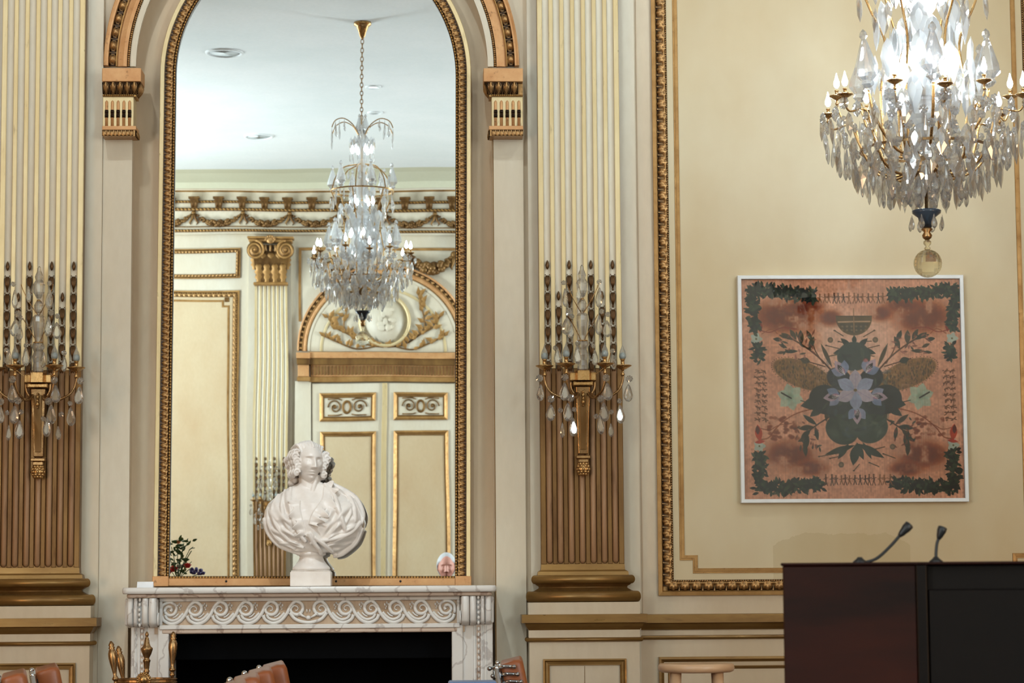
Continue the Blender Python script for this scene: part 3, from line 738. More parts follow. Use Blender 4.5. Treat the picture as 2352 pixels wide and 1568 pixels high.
# wall panels of the rear wall
px1 = V(549, 900)[0]
g = frame_rect('wall_panel', 'tall plain wall panel reflected at the left edge of the mirror', px1-1.64, px1, .95, V(500, 664)[1], YV, FL, True, None, 'wall panel', 38, True, False)
m = MB(); m.box(px1-1.59, px1-.05, YV-.004, YV, 1.0, V(500, 664)[1]-.05); m.build('panel_field', PANELD, g, flip=FL)
m = MB(); c = V(522, 685); m.box(c[0]-.024, c[0]+.024, YV-.012, YV, c[1]-.024, c[1]+.024, 0, .004); m.build('corner_rosette', GILTD, g, flip=FL)
g = frame_rect('wall_panel', 'small horizontal gilt-framed panel above the tall reflected panel', px1-1.64, px1, V(500, 637)[1], V(500, 571)[1], YV, FL, False, None, 'wall panel', 26, False, False)
# door surround
dcx = V(882, 800)[0]; dsp = V(882, 806)[1]; dR = 200*q3
dr = root('door_surround', 'gilded arch and cornice around the double doors reflected in the mirror', 'door surround')
m = MB(); m.box(V(676, 900)[0], V(714, 900)[0], YV-.06, YV, 0, V(700, 878)[1]); m.box(2*dcx-V(714, 900)[0], 2*dcx-V(676, 900)[0], YV-.06, YV, 0, V(700, 878)[1]); m.build('side_jamb', CREAMB, dr, flip=FL)
archivolt(dcx, dsp, YV, dR/(481*s0), dr, FL, False)
m = MB(); pts = [(dcx+dR*.86*cos(a), dsp+dR*.86*sin(a)) for a in np.linspace(PI, 0, 40)]; m.prism(pts, YV-.012, YV); m.build('lunette_field', CREAMB, dr, flip=FL)
arch_ring('lunette_line', dR*.70, dR*.73, .018, .018, GILTP, dcx, dsp, YV, FL, dr)
cc = V(884, 735)
m = MB(); m.sweep([(cc[0]+58*q3*cos(a), cc[1]+58*q3*sin(a)) for a in np.linspace(0, 2*PI, 40)[:-1]], [(-.02, .012), (-.016, .04), (0, .05), (.016, .04), (.022, .012)], XZ(YV), True, sm=True); m.build('medallion_ring', GILTP, dr, flip=FL)
m = MB(); m.lathe([(.24, 0), (.24, .004), (.001, .006)], 32, (cc[0], YV-.012, cc[1]), ax='y'); m.build('medallion_field', CREAMB, dr, flip=FL)
m = MB(); R_ = random.Random(3)
for i in range(14): m.sphere((cc[0]+R_.uniform(-.1, .1), YV-.03, cc[1]+R_.uniform(-.08, .12)), (R_.uniform(.02, .045), .012, R_.uniform(.02, .05)), 8, 6)
m.build('medallion_relief', CREAMB, dr, flip=FL)
lf = MB(); lf.add([(0, 0, 0), (.022, -.012, .035), (0, -.02, .09), (-.022, -.012, .035), (0, -.022, .04)], [(0, 1, 4), (1, 2, 4), (2, 3, 4), (3, 0, 4)], 0, True); leafm = mesh_only(lf, 'olive_leaf', GILT)
for sx in (-1, 1):
    stem = crom([(sx*.02, -.30), (sx*.2, -.27), (sx*.38, -.16), (sx*.52, -.08), (sx*.58, .02)], 6)
    st2 = crom([(sx*.25, -.25), (sx*.42, -.10), (sx*.40, .10), (sx*.36, .24)], 6); st3 = crom([(sx*.1, -.29), (sx*.3, -.32), (sx*.5, -.24), (sx*.62, -.18)], 6)
    m = MB()
    for st in (stem, st2, st3): m.tube([(cc[0]+a, YV-.022, cc[1]+b+.02) for a, b in st], .008, 5)
    m.build('olive_branch', GILTD, dr, flip=FL)
    for st in (stem, st2, st3):
        for i, (a, b) in enumerate(st):
            if i % 2 == 0 or i > 8:
                an = R_.uniform(-1.3, 1.3)
                put('olive_leaf', leafm, dr, (cc[0]+a, RY+.02, cc[1]+b+.02), (0, an, PI), R_.uniform(.8, 1.25))
# door cornice
def dbox(nm, pxa, pxb, pya, pyb, o0, o1, mt, bev=.004):
    m = MB(); a = V(pxa, (pya+pyb)/2, o1)[0]; b = V(pxb, (pya+pyb)/2, o1)[0]; m.box(a, b, YV-o1, YV-o0, V(882, pyb, o1)[1], V(882, pya, o1)[1], 0, bev); return m.build(nm, mt, dr, flip=FL)
dbox('lintel_top', 711, 1053, 807, 822, 0, .10, GILTO); dbox('lintel_carved_band', 711, 1053, 822, 838, 0, .08, GILTD); dbox('lintel_frieze', 713, 1051, 838, 866, 0, .05, GILTO); dbox('lintel_foot', 709, 1055, 866, 878, 0, .07, GILT)
m = MB(); a = V(713, 852)[0]; b = V(1051, 852)[0]; nfl = 44
for k in range(nfl): m.box(a+(b-a)*(k+.25)/nfl, a+(b-a)*(k+.75)/nfl, YV-.062, YV-.05, V(882, 863)[1], V(882, 842)[1], 0, .003)
o = m.build('frieze_flutes', GILTD, dr, flip=FL); o['kind'] = 'stuff'
for a, b in ((679, 712), (1052, 1085)):
    dbox('impost_abacus', a, b, 809, 823, 0, .13, GILTO); dbox('impost_band', a+1, b-1, 823, 838, 0, .11, GILTD); dbox('impost_neck', a+3, b-3, 838, 866, 0, .09, GILTO); dbox('impost_foot', a+1, b-1, 866, 876, 0, .11, GILT)
# swag above the arch and vertical gilt line
s2 = swag_mesh(100*q3, 32*q3, .06)
for sx, px_ in ((0, 992), (1, 772)): put('swag', s2, dr, (V(px_, 600)[0], RY+.02, V(px_, 588)[1]), (0, 0, PI))
m = MB()
pA = [(V(690, 700)[0], V(690, 735)[1]), (V(690, 700)[0], V(690, 573)[1]), (2*dcx-V(690, 700)[0], V(690, 573)[1]), (2*dcx-V(690, 700)[0], V(690, 735)[1])]
m.sweep(pA, [(-.014, 0), (-.014, .012), (.014, .012), (.014, 0)], XZ(YV)); m.build('spandrel_line', GILT, dr, flip=FL)
# doors
dz = V(882, 880)[1]
for k, (a, b) in enumerate(((716, 880), (884, 1048))):
    d = root('door_%d' % (k+1), 'cream double door leaf with gilt panels, %s one in the mirror' % ('hinged at the pilaster side, the left' if k == 0 else 'the right'), 'door')
    x0, x1 = V(a, 1000)[0], V(b, 1000)[0]
    m = MB(); m.box(x0, x1, YV-.045, YV, .01, dz-.01, 0, .004); m.build('door_leaf', CREAMB, d, flip=FL)
    for (u0, u1, t, bt, nm) in ((18, 146, 903, 965, 'upper'), (19, 148, 988, 1700, 'tall')):
        xa = V(a+u0, 1000, .05)[0]; xb = V(a+u1, 1000, .05)[0]; zt = V(882, t, .05)[1]; zb = max(V(882, bt, .05)[1], 1.05)
        m = MB(); m.sweep([(xa, zb), (xa, zt), (xb, zt), (xb, zb)], [(0, 0), (0, .014), (-.016, .022), (-.034, .010), (-.046, .012), (-.05, 0)], XZ(YV-.045), True, mi=[0,0,0,1,0]); m.build(nm+'_panel_frame', [GILT, GILTD], d, flip=FL)
        m = MB(); m.box(xa+.05, xb-.05, YV-.048, YV-.044, zb+.05, zt-.05); m.build(nm+'_panel_field', PANELD if nm == 'tall' else CREAMB, d, flip=FL)
        if nm == 'upper':
            cxx = (xa+xb)/2; czz = (zt+zb)/2; m = MB()
            for sx in (-1, 1):
                sp = [(cxx+sx*(.125+(.075*(1-i/28))*cos(i/28*3.4*PI)), YV-.055, czz+(.075*(1-i/28))*sin(i/28*3.4*PI)) for i in range(29)]
                m.tube(sp, .0075, 5); m.sphere((cxx+sx*.125, YV-.058, czz), .017, 6, 4)
                m.tube([(cxx+sx*.05, YV-.055, czz+.07), (cxx+sx*.09, YV-.055, czz+.085), (cxx+sx*.2, YV-.055, czz+.08)], .007, 5)
                m.tube([(cxx+sx*.05, YV-.055, czz-.07), (cxx+sx*.09, YV-.055, czz-.08), (cxx+sx*.2, YV-.055, czz-.08)], .007, 5)
            m.sweep([(cxx+.04*cos(t_), czz+.058*sin(t_)) for t_ in np.linspace(0, 2*PI, 20)[:-1]], [(-.012, 0), (0, .018), (.014, 0)], XZ(YV-.048), True, sm=True)
            m.build('scroll_ornament', GILTD, d, flip=FL)
m = MB(); m.box(V(876, 1000, .06)[0], V(887, 1000, .06)[0], YV-.062, YV-.045, .02, dz-.01, 0, .004); m.build('meeting_stile', GILTP, dr, flip=FL)
# ceiling fixtures
for k, (px_, py_, lit) in enumerate(((516, 101, 0), (595, 302, 0), (857, 182, 1), (862, 245, 0))):
    D = (HC-EYE)/((1350-py_)/F); r_ = (40 if k == 0 else 30 if k == 1 else 13)*D/F; YY = D+CAMY
    xx = WX(px_, py_, YY)
    r = root('ceiling_downlight', ['wide round recessed ceiling fitting, nearest the top of the mirror', 'round recessed ceiling fitting left of the reflected chandelier', 'small lit recessed spotlight beside the chandelier chain', 'small unlit smoke detector below the lit spotlight'][k], 'ceiling light', (xx, 2*YM-YY, HC))
    m = MB(); m.sweep([(r_*cos(a), r_*sin(a)) for a in np.linspace(0, 2*PI, 32)[:-1]], [(-.02, 0), (-.016, .012), (.0, .014), (.006, 0)], lambda a, b, w_: (a, b, -w_), True, sm=True); m.build('trim_ring', CEIL, r)
    m = MB(); m.lathe([(r_-.01, -.004), (.001, -.002)], 24); m.build('lens', LITDOWN if lit else CEIL, r)
# ================================================================ fireplace mantel
mt = root('fireplace_mantel', 'white veined marble fireplace mantel with a carved running-scroll frieze', 'fireplace', (0,0,0))
MY = -0.36
def mx(px, Y=MY, py=1400): return WX(px, py, Y)
def mz(py, Y=MY): return WZ(715, py, Y)
ztop = mz(1346.5, -.1)
# shelf: a slab with rounded corners and front edge
x0, x1 = mx(278), mx(1141); zb = ztop-(mz(1346)-mz(1361))
def round_rect_path(x0, x1, y, r): 
    return [(x0, -.0)]+[(x0+r-r*cos(a), y+r-r*sin(a)) for a in np.linspace(0, PI/2, 7)]+[(x1-r+r*sin(a), y+r-r*cos(a)) for a in np.linspace(0, PI/2, 7)]+[(x1, -.0)]
def slab(nm, x0, x1, y, z0, z1, r, e, mat):
    P = round_rect_path(x0, x1, y, r); m = MB(); k = len(P); prof = [(-e, z1)]+[(-e+e*sin(a), (z0+z1)/2+(z1-z0)/2*cos(a)) for a in np.linspace(.15, PI-.15, 7)]+[(-e, z0)]
    M = miters(P, False); vs = []
    for i in range(k):
        for u, z_ in prof: vs.append((P[i][0]+M[i][0]*u*1, P[i][1]+M[i][1]*u*1, z_))
    q = len(prof); fs = [(i*q+j, i*q+j+1, (i+1)*q+j+1, (i+1)*q+j) for i in range(k-1) for j in range(q-1)]
    m.add(vs, fs, 0, True); m.add([vs[i*q] for i in range(k)], [tuple(range(k))]); m.add([vs[i*q+q-1] for i in range(k)], [tuple(range(k))[::-1]]); return m.build(nm, mat, mt)
slab('mantel_shelf', x0, x1, MY, zb, ztop, .03, -.006, MARBLE)
slab('shelf_moulding', mx(288), mx(1131), MY+.02, mz(1370), zb, .02, -.004, MARBLED)
FY = MY+.06
fx0, fx1 = mx(366, FY), mx(1056, FY); f1, f0 = mz(1370, FY), mz(1453, FY)
m = MB(); m.box(fx0-.02, fx1+.02, FY+.012, FY+.16, mz(1453, FY), f1); m.build('frieze_block', MARBLEC, mt)
m = MB(); zt, zc = mz(1379, FY), mz(1433, FY)
m.box(fx0, fx1, FY, FY+.012, zt, f1, 0, .002); m.box(fx0, fx1, FY, FY+.012, mz(1443, FY), zc, 0, .002); m.box(fx0, fx0+.012, FY+.001, FY+.012, zc, zt, 0, .002); m.box(fx1-.012, fx1, FY+.001, FY+.012, zc, zt, 0, .002); m.build('frieze_border', MARBLE, mt)
m = MB(); m.box(fx0+.01, fx1-.01, FY+.004, FY+.03, f0, mz(1443, FY), 0, .004); m.build('lintel_strip', MARBLED, mt)
# running scroll
q = (FY-CAMY)/F
def P5(cx, cy): return ((cx-288)/5.88*q, -(cy-290)/5.88*q)
outer = crom([P5(183, 360), P5(215, 425), P5(315, 468), P5(420, 435), P5(500, 340), P5(545, 245), P5(618, 180), P5(695, 215), P5(712, 280), P5(680, 340), P5(620, 355), P5(565, 325), P5(555, 280), P5(590, 240), P5(630, 245), P5(648, 275), P5(632, 300), P5(612, 296)], 5)
inner = crom([P5(230, 350), P5(260, 400), P5(330, 425), P5(400, 400), P5(470, 330)], 6)
sprig = crom([P5(330, 385), P5(370, 370), P5(410, 330)], 4)
def scroll(first):
    m = MB(); n_ = len(outer)
    m.tube([(a, 0, b) for a, b in outer], [.0078*(1 if i < n_*.55 else max(.35, 1-(i-n_*.55)/(n_*.5))) for i in range(n_)], 6)
    m.tube([(a, 0, b) for a, b in inner], .0062, 6); m.tube([(a, 0, b) for a, b in sprig], [.002+.002*sin(PI*i/(len(sprig)-1)) for i in range(len(sprig))], 5)
    for (a, b, r_) in ((415, 205, .004), (440, 230, .004), (395, 225, .0035), (420, 255, .003), (430, 280, .003)):
        c = P5(a, b); m.sphere((c[0], 0, c[1]), (r_, .004, r_*1.5), 6, 4)
    return mesh_only(m, 'running_scroll', MARBLE)
scm = scroll(0); e1 = MB(); e1.tube([(a, 0, b) for a, b in crom([P5(180, 350), P5(190, 230), P5(285, 182), P5(360, 215), P5(378, 270), P5(350, 335), P5(290, 355), P5(240, 325), P5(228, 280), P5(260, 242), P5(300, 245), P5(315, 275), P5(300, 300)], 5)], .0068, 6); e1m = mesh_only(e1, 'scroll_end', MARBLE)
cxm = mx(708, FY)
for k in range(6):
    px_ = 389+58.3*k
    X_ = mx(px_, FY, 1398); Z_ = mz(1399.5, FY)
    if k < 5:
        put('running_scroll', scm, mt, (X_, FY+.010, Z_)); put('running_scroll', scm, mt, (2*cxm-X_, FY+.010, Z_), (0,0,0), (-1,1,1))
    if k == 0:
        put('scroll_end', e1m, mt, (X_, FY+.010, Z_)); put('scroll_end', e1m, mt, (2*cxm-X_, FY+.010, Z_), (0,0,0), (-1,1,1))
X_ = mx(389+58.3*5, FY, 1398)
m = MB(); m.tube([(cxm+a, FY+.01, mz(1399.5, FY)+b) for a, b in crom([(-.075, -.012), (-.05, -.040), (0, -.052), (.05, -.040), (.075, -.012)], 6)], .0078, 6)
m.sphere((cxm, FY+.006, mz(1418, FY)), (.011, .008, .009), 10, 8)
for sx in (-1, 1):
    for k in range(3): m.tube([(cxm+sx*.008, FY+.006, mz(1418, FY)), (cxm+sx*(.025+.006*k), FY+.004, mz(1413-k*3, FY)), (cxm+sx*(.04+.004*k), FY+.01, mz(1412+3*k, FY))], [.003, .005, .001], 6)
    m.sphere((cxm+sx*.006, FY+.008, mz(1402, FY)), (.003, .004, .008), 6, 4)
m.build('shell_ornament', MARBLE, mt)
# scroll consoles on the jambs
def console(sx):
    """sx=-1 left, +1 right; outline drawn in side view, extruded in slices"""
    xin = mx(362, MY+.03) if sx < 0 else mx(1058, MY+.03); d = -1 if sx < 0 else 1
    zt, zl = mz(1371, MY+.03), mz(1439, MY+.03); H = zt-zl
    prof = [(0, H)]+[(.012+.030*sin(PI*t)*.55-.0*t, H*(1-t*.75)) for t in np.linspace(0, .6, 6)]
    def slice_(m, xa, xb, off, rr=.006):
        # front profile: rises from the slab, bulges at the foot
        pts = []
        for t in np.linspace(0, 1, 16):
            zz_ = zt-H*t; yy = MY+.045-off-.014*sin(PI*min(1, t*1.05))**.8+(.05*max(0, (t-.86)/.14)**2)
            pts.append((yy, zz_))
        n_ = len(pts); vs = []; W_ = 7
        for y_, z_ in pts:
            for k in range(W_+1):
                u = k/W_; vs.append((xa+(xb-xa)*u, y_-rr*math.sqrt(max(0, 1-(2*u-1)**2)), z_))
        fs = [(i*(W_+1)+k, i*(W_+1)+k+1, (i+1)*(W_+1)+k+1, (i+1)*(W_+1)+k) for i in range(n_-1) for k in range(W_)]
        m.add(vs, fs, 0, True)
    g = mt
    s_ = q
    m = MB(); m.box(min(xin, xin+d*.135), max(xin, xin+d*.135), MY+.05, -.0, zl+.008, zt, 0, .006); m.build('console_block', MARBLE, g)
    for a, b, off, rr in ((2, 19, .016, .012), (21, 35, .010, .012), (46, 54, .004, .006), (56, 70, -.004, .010)):
        m = MB(); slice_(m, xin+d*a*s_, xin+d*b*s_, off, rr); m.build('console_reed', MARBLE, g)
    m = MB()
    for k in range(6):
        t = .05+.17*k; m.sphere((xin+d*40.5*s_, MY+.038-.014*sin(PI*t), zt-H*t), (.0055, .006, .008), 8, 6)
    m.build('console_beads', MARBLE, g)
    # round ends of the scroll seen from inside
    m = MB()
    pts = [(xin-d*.002, MY+.035+.018*(1-i/30)*cos(i/30*2.2*2*PI), zl+.032+.030*(1-i/30)*sin(i/30*2.2*2*PI)) for i in range(30)]
    m.tube(pts, .004, 6); m.build('volute_end', MARBLE, g)
    # jamb below
    JY = MY+.075
    ja, jb = (mx(300, JY, 1500), mx(388, JY, 1500)) if sx < 0 else (mx(1038, JY, 1500), mx(1132, JY, 1500))
    m = MB(); m.box(ja, jb, JY+.004, 0, 0.12, zl+.012, 0, .003); m.build('jamb', MARBLE, g)
    m = MB(); m.box(ja-.012, jb+.012, JY-.02, 0, 0, .12, 0, .004); m.build('jamb_plinth', MARBLE, g)
    xi = jb if sx < 0 else ja
    m = MB(); m.box(min(xi, xi+d*.045*1.0), max(xi, xi+d*.045), JY-.008, JY+.01, .12, zl+.004, 0, .003); m.build('jamb_inner_band', MARBLE, g)
    for off, wd in ((52, 5), (68, 6), (77, 5)):
        m = MB(); xa = xi+d*off*s_; m.tube([(xa, JY+.003, .13), (xa, JY+.003, zl)], wd*s_*.5, 8); m.build('jamb_reed', MARBLE, g)
    m = MB(); bxx = xi+d*(61)*s_; nb = int((zl-.13)/.0235)
    m.box(bxx-.008, bxx+.008, JY+.002, JY+.01, .12, zl, 1)
    for k in range(nb): m.sphere((bxx, JY, zl-.014-k*.0235), (.0058, .007, .0092), 8, 6)
    m.build('jamb_beads', [MARBLE, MARBLED], g)
console(-1); console(1)
# firebox
m = MB(); a0, a1 = mx(388, FY+.1, 1500), mx(1038, FY+.1, 1500); zf = mz(1453, FY+.05)
m.box(a0-.02, a1+.02, .40, .42, 0, zf); m.box(a0-.04, a0-.001, FY+.15, .4, 0, zf+.02); m.box(a1+.001, a1+.04, FY+.15, .4, 0, zf+.02); m.box(a0-.04, a1+.04, FY+.15, .42, zf, zf+.03); m.box(a0, a1, FY+.1, .4, 0, .02)
m.build('firebox_lining', SOOT, mt)
m = MB(); m.box(a0, a1, FY+.20, FY+.215, mz(1513, FY+.2), zf, 0, .003); m.build('smoke_hood', SOOT, mt)
# small card on the shelf
o = MB(); a, b = mx(315, -.24, 1343), mx(352, -.24, 1343); hh = .024
o.add([(a, -.25, ztop), (b, -.25, ztop), (b, -.235, ztop+hh), (a, -.235, ztop+hh), (a, -.215, ztop), (b, -.215, ztop)], [(0,1,2,3), (3,2,5,4), (0,3,4), (1,5,2)])
tag(o.build('name_card', CARD), 'small folded white card standing at the left end of the mantel shelf', 'card')

# ================================================================ marble bust
BX, BY = WX(715, 1330, -.17), -.17
bust = root('marble_bust', 'white marble bust of a draped figure with curled hair, standing on the mantel', 'bust', (BX, BY, ztop+.001))
k_ = 1.80e-3
def L(px, py): return ((px-715)*k_, (1345-py)*k_)
m = MB(); m.box(-.083, .083, -.075, .075, 0, .059, 0, .002); m.box(-.080, .080, -.072, .072, .059, .064, 0, .002); m.build('plinth', BUSTM, bust)
m = MB(); m.lathe([(.074, .064), (.078, .068), (.076, .078), (.066, .088), (.054, .104), (.048, .118), (.050, .124), (.060, .128), (.061, .138), (.05, .144)], 40); m.build('socle', BUSTM, bust)
def displaced(vs, fn): return [fn(Vector(v)) for v in vs]
def G(x, z, x0, z0, sx, sz): return math.exp(-((x-x0)/sx)**2-((z-z0)/sz)**2)
def head_mesh(mb, rx=.060, ry=.078, rz=.090, n=96, m_=96):
    """a face looking to -y, centre at the origin"""
    vs = []; fs = []
    for i in range(m_+1):
        t = PI*i/m_
        for k in range(n):
            a = 2*PI*k/n; x = sin(t)*cos(a); y = sin(t)*sin(a); z = -cos(t)
            X = x*rx; Y = y*ry; Z = z*rz
            if Z < -.01: s_ = 1-.38*min(1, (-.01-Z)/.08)**1.3; X *= s_                     # jaw narrows
            if y < 0 and Z < -.02: Y *= 1-.05*min(1, (-.02-Z)/.06)
            if y < 0:
                w_ = min(1, -y*2.2); D = 0
                D += .003*G(X, Z, 0, .030, .040, .014)                                      # brow
                D -= .017*(G(X, Z, .0235, .008, .0135, .0105)+G(X, Z, -.0235, .008, .0135, .0105))  # sockets
                D += .0125*(G(X, Z, .025, .006, .0085, .0055)+G(X, Z, -.025, .006, .0085, .0055))  # eyeballs
                D += .0035*(G(X, Z, .025, .0125, .012, .0022)+G(X, Z, -.025, .0125, .012, .0022))  # upper lids
                D += .0025*(G(X, Z, .025, -.0015, .011, .002)+G(X, Z, -.025, -.0015, .011, .002))
                D += .004*(G(X, Z, .025, .022, .016, .0035)+G(X, Z, -.025, .022, .016, .0035))    # eyebrows
                nz = max(0, min(1, (.020-Z)/.046)); 
                if -.034 < Z < .026: D += (.001+.020*nz)*math.exp(-(X/(.0062+.0030*nz))**2)*(1 if Z > -.028 else max(0, (Z+.034)/.006))
                D += .008*(G(X, Z, .0095, -.027, .0055, .005)+G(X, Z, -.0095, -.027, .0055, .005))   # nostrils
                D += .0055*G(X, Z, 0, -.044, .015, .0042)+.006*G(X, Z, 0, -.0535, .013, .0045)      # lips
                D -= .006*G(X, Z, 0, -.0485, .020, .0016)+.004*G(X, Z, 0, -.0605, .014, .004)
                D += .010*G(X, Z, 0, -.075, .016, .011)                                     # chin
                D += .006*(G(X, Z, .036, -.018, .014, .016)+G(X, Z, -.036, -.018, .014, .016))   # cheeks
                D -= .004*(G(X, Z, .034, -.048, .012, .014)+G(X, Z, -.034, -.048, .012, .014))
                Y -= D*w_
            vs.append((X, Y, Z))
    for i in range(m_):
        for k in range(n):
            k2 = (k+1) % n; fs.append((i*n+k, i*n+k2, (i+1)*n+k2, (i+1)*n+k))
    mb.add(vs, fs, 0, True)
def xform(mb, M, start=0):
    for i in range(start, len(mb.v)): mb.v[i] = tuple(M @ Vector(mb.v[i]))
B = MB()
# head
hc = L(717, 1060)
HM = Matrix.Translation((hc[0]-.016, -.012, hc[1]-.006)) @ Matrix.Rotation(math.radians(24), 4, 'Z') @ Matrix.Rotation(math.radians(4), 4, 'Y') @ Matrix.Rotation(math.radians(-2), 4, 'X')
HM = HM @ Matrix.Diagonal((.93, .95, .93, 1))
head_mesh(B); xform(B, HM)
st = len(B.v)
# hair: swept back from the brow, side rolls and a queue behind
def hair_cap(mb):
    vs = []; fs = []; n, mm = 90, 50
    for i in range(mm+1):
        t = PI*i/mm
        for k in range(n):
            a = 2*PI*k/n; x = sin(t)*cos(a); y = sin(t)*sin(a); z = -cos(t)
            wv = .0028*sin(16*a+7*z)+.002*sin(31*x*3+9*z)
            r_ = 1+wv/.08; X = x*.069*r_; Y = y*.082*r_+.024; Z = z*.078*r_+.022
            vs.append((X, Y, Z))
    for i in range(mm):
        for k in range(n):
            k2 = (k+1) % n; fs.append((i*n+k, i*n+k2, (i+1)*n+k2, (i+1)*n+k))
    mb.add(vs, fs)
hair_cap(B)
R_ = random.Random(11)
for i in range(9):     # locks drawn back from the forehead
    x_ = -.048+.012*i
    B.tube(crom([(x_*.9, -.052+abs(x_)*.55, .062-abs(x_)*.55), (x_*1.05, -.036+abs(x_)*.4, .080-abs(x_)*.35), (x_*1.25, .0, .094-abs(x_)*.4), (x_*1.3, .05, .078-abs(x_)*.4)], 4), [.0085]*13, 8)
def curl(mb, c, r, turns, wd, dr):
    pts = [(c[0]+dr*wd*(i/22-.5)*.3, c[1]-wd*.5+wd*i/22, c[2]) for i in range(23)]
    pts = [(p[0]+r*cos(2*PI*turns*i/22), p[1], p[2]+r*sin(2*PI*turns*i/22)) for i, p in enumerate(pts)]
    mb.tube(pts, r*.52, 7)
for sx in (-1, 1):
    for row, (zz_, n_, rr) in enumerate(((.040, 3, .013), (.020, 4, .015), (-.002, 4, .016), (-.026, 4, .016), (-.050, 3, .014))):
        for k in range(n_):
            yy = -.022+.022*k
            c = (sx*(.066+.010*sin(row*1.4+.4)+(.004 if k == 1 else 0)), yy, zz_-.004*k)
            B.sphere(c, (rr*1.05, rr*1.1, rr), 10, 8); curl(B, (c[0]+sx*.004, c[1], c[2]), rr*.85, 2.2, .030, sx)
for k in range(10):
    B.sphere((R_.uniform(-.05, .05), .075+R_.uniform(-.01, .015), -.03-R_.uniform(0, .08)), R_.uniform(.018, .026), 10, 8)
xform(B, HM, st)
# neck
st = len(B.v)
B.tube([(-.008, .010, .455), (-.008, .006, .42), (-.008, .002, .38), (-.008, .0, .34), (-.004, .0, .28)], [.046, .045, .047, .058, .09], 28)
B.tube([(.022, -.026, .45), (.006, -.040, .39), (-.006, -.052, .335)], [.010, .010, .008], 8)
# draped body : outline measured from the photograph, ridged by folds
ZS = [.136, .142, .155, .175, .20, .235, .27, .31, .34, .365, .385, .405, .425]
XL = [-.055, -.09, -.127, -.15, -.168, -.186, -.197, -.192, -.178, -.150, -.125, -.095, -.05]
XR = [.07, .117, .145, .175, .193, .208, .213, .204, .186, .155, .125, .09, .045]
YD = [.05, .06, .075, .088, .098, .106, .110, .102, .086, .064, .050, .038, .025]
def lerp(xs, ys, x):
    return float(np.interp(x, xs, ys))
n_, m__ = 220, 130; vs = []; fs = []
KX, KZ = .012, .150      # the knot where the folds meet
for i in range(m__+1):
    zz_ = .136+(.427-.136)*i/m__
    a_, b_, d_ = lerp(ZS, XL, zz_), lerp(ZS, XR, zz_), lerp(ZS, YD, zz_); cx_ = (a_+b_)/2; hw = (b_-a_)/2
    if i == 0: hw *= .7; d_ *= .7
    for k in range(n_):
        t = 2*PI*k/n_; x_ = cx_+hw*cos(t); y_ = d_*sin(t)
        if y_ < 0:
            an = math.atan2(zz_-KZ, x_-KX); rr = math.hypot(zz_-KZ, x_-KX); D = 0
            left = x_ < -.045-.10*(zz_-.25); right = x_ > .055+.25*(zz_-.2)
            wl = 1/(1+math.exp(-(-.05-.15*(zz_-.2)-x_)/.006)); wr = 1/(1+math.exp(-(x_-(.075+.10*(zz_-.3)))/.006))
            fold = sin(an*17+2.5*sin(rr*22)+1.0); D += (wl+wr)*(.0075*fold+.004*sin(an*31+rr*30))*min(1, rr/.07)
            D += .010*(wl+wr)                       # mantle stands proud of the shirt
            D += .006*(1-wl)*(1-wr)*sin(x_*70+zz_*40)*.5
            y_ -= D*min(1, -sin(t)*2)
        vs.append((x_, y_, zz_))
for i in range(m__):
    for k in range(n_):
        k2 = (k+1) % n_; fs.append((i*n_+k, i*n_+k2, (i+1)*n_+k2, (i+1)*n_+k))
fs.append(tuple(range(n_))[::-1]); fs.append(tuple(m__*n_+k for k in range(n_))); B.add(vs, fs)
def front(x_, z_):   # y of the torso front
    a_, b_, d_ = lerp(ZS, XL, z_), lerp(ZS, XR, z_), lerp(ZS, YD, z_); u = (x_-(a_+b_)/2)/((b_-a_)/2)
    return -d_*math.sqrt(max(0.02, 1-u*u))
def T(pts, r, off=.004, n=8, k=5):
    p = crom(pts, k); m_ = len(p); P = [(x_, front(x_, min(z_, .42))-off, z_) for x_, z_ in p]
    r = [np.interp(i/(m_-1), np.linspace(0, 1, len(r)), r) for i in range(m_)] if hasattr(r, '__len__') else r
    B.tube(P, r, n)
# mantle edges and big folds
LL = lambda pts: [L(a, b) for a, b in pts]
T(LL([(668, 1120), (667, 1150), (675, 1190), (690, 1225), (705, 1245)]), [.008, .010, .010, .009, .008], .006)
T(LL([(640, 1135), (628, 1170), (640, 1210), (672, 1245), (700, 1258)]), [.006, .011, .012, .010, .006])
T(LL([(618, 1165), (620, 1200), (640, 1235), (680, 1260)]), [.006, .012, .012, .008])
T(LL([(608, 1190), (618, 1222), (645, 1252), (690, 1270)]), [.008, .012, .012, .010])
T(LL([(655, 1125), (650, 1165), (662, 1205), (690, 1240)]), [.006, .010, .010, .006])
T(LL([(745, 1112), (768, 1140), (780, 1175), (790, 1205), (795, 1222)]), [.009, .011, .012, .010, .008], .008)
T(LL([(755, 1108), (790, 1130), (812, 1165), (815, 1200)]), [.008, .014, .014, .010])
T(LL([(780, 1120), (815, 1145), (832, 1180), (828, 1205)]), [.010, .014, .013, .010])
T(LL([(828, 1200), (805, 1225), (770, 1238), (740, 1242), (715, 1240)]), [.010, .010, .009, .008, .006], .010)
T(LL([(830, 1212), (815, 1245), (785, 1270), (765, 1276)]), [.012, .014, .014, .010])
T(LL([(725, 1235), (745, 1250), (765, 1268), (775, 1275)]), [.008, .010, .010, .008], .012)
T(LL([(712, 1225), (722, 1245), (735, 1262), (738, 1270)]), [.011, .010, .008, .010], .014)
T(LL([(706, 1232), (716, 1225), (722, 1235), (716, 1250)]), .006, .016)
T(LL([(800, 1150), (805, 1180), (790, 1210)]), [.006, .010, .005])
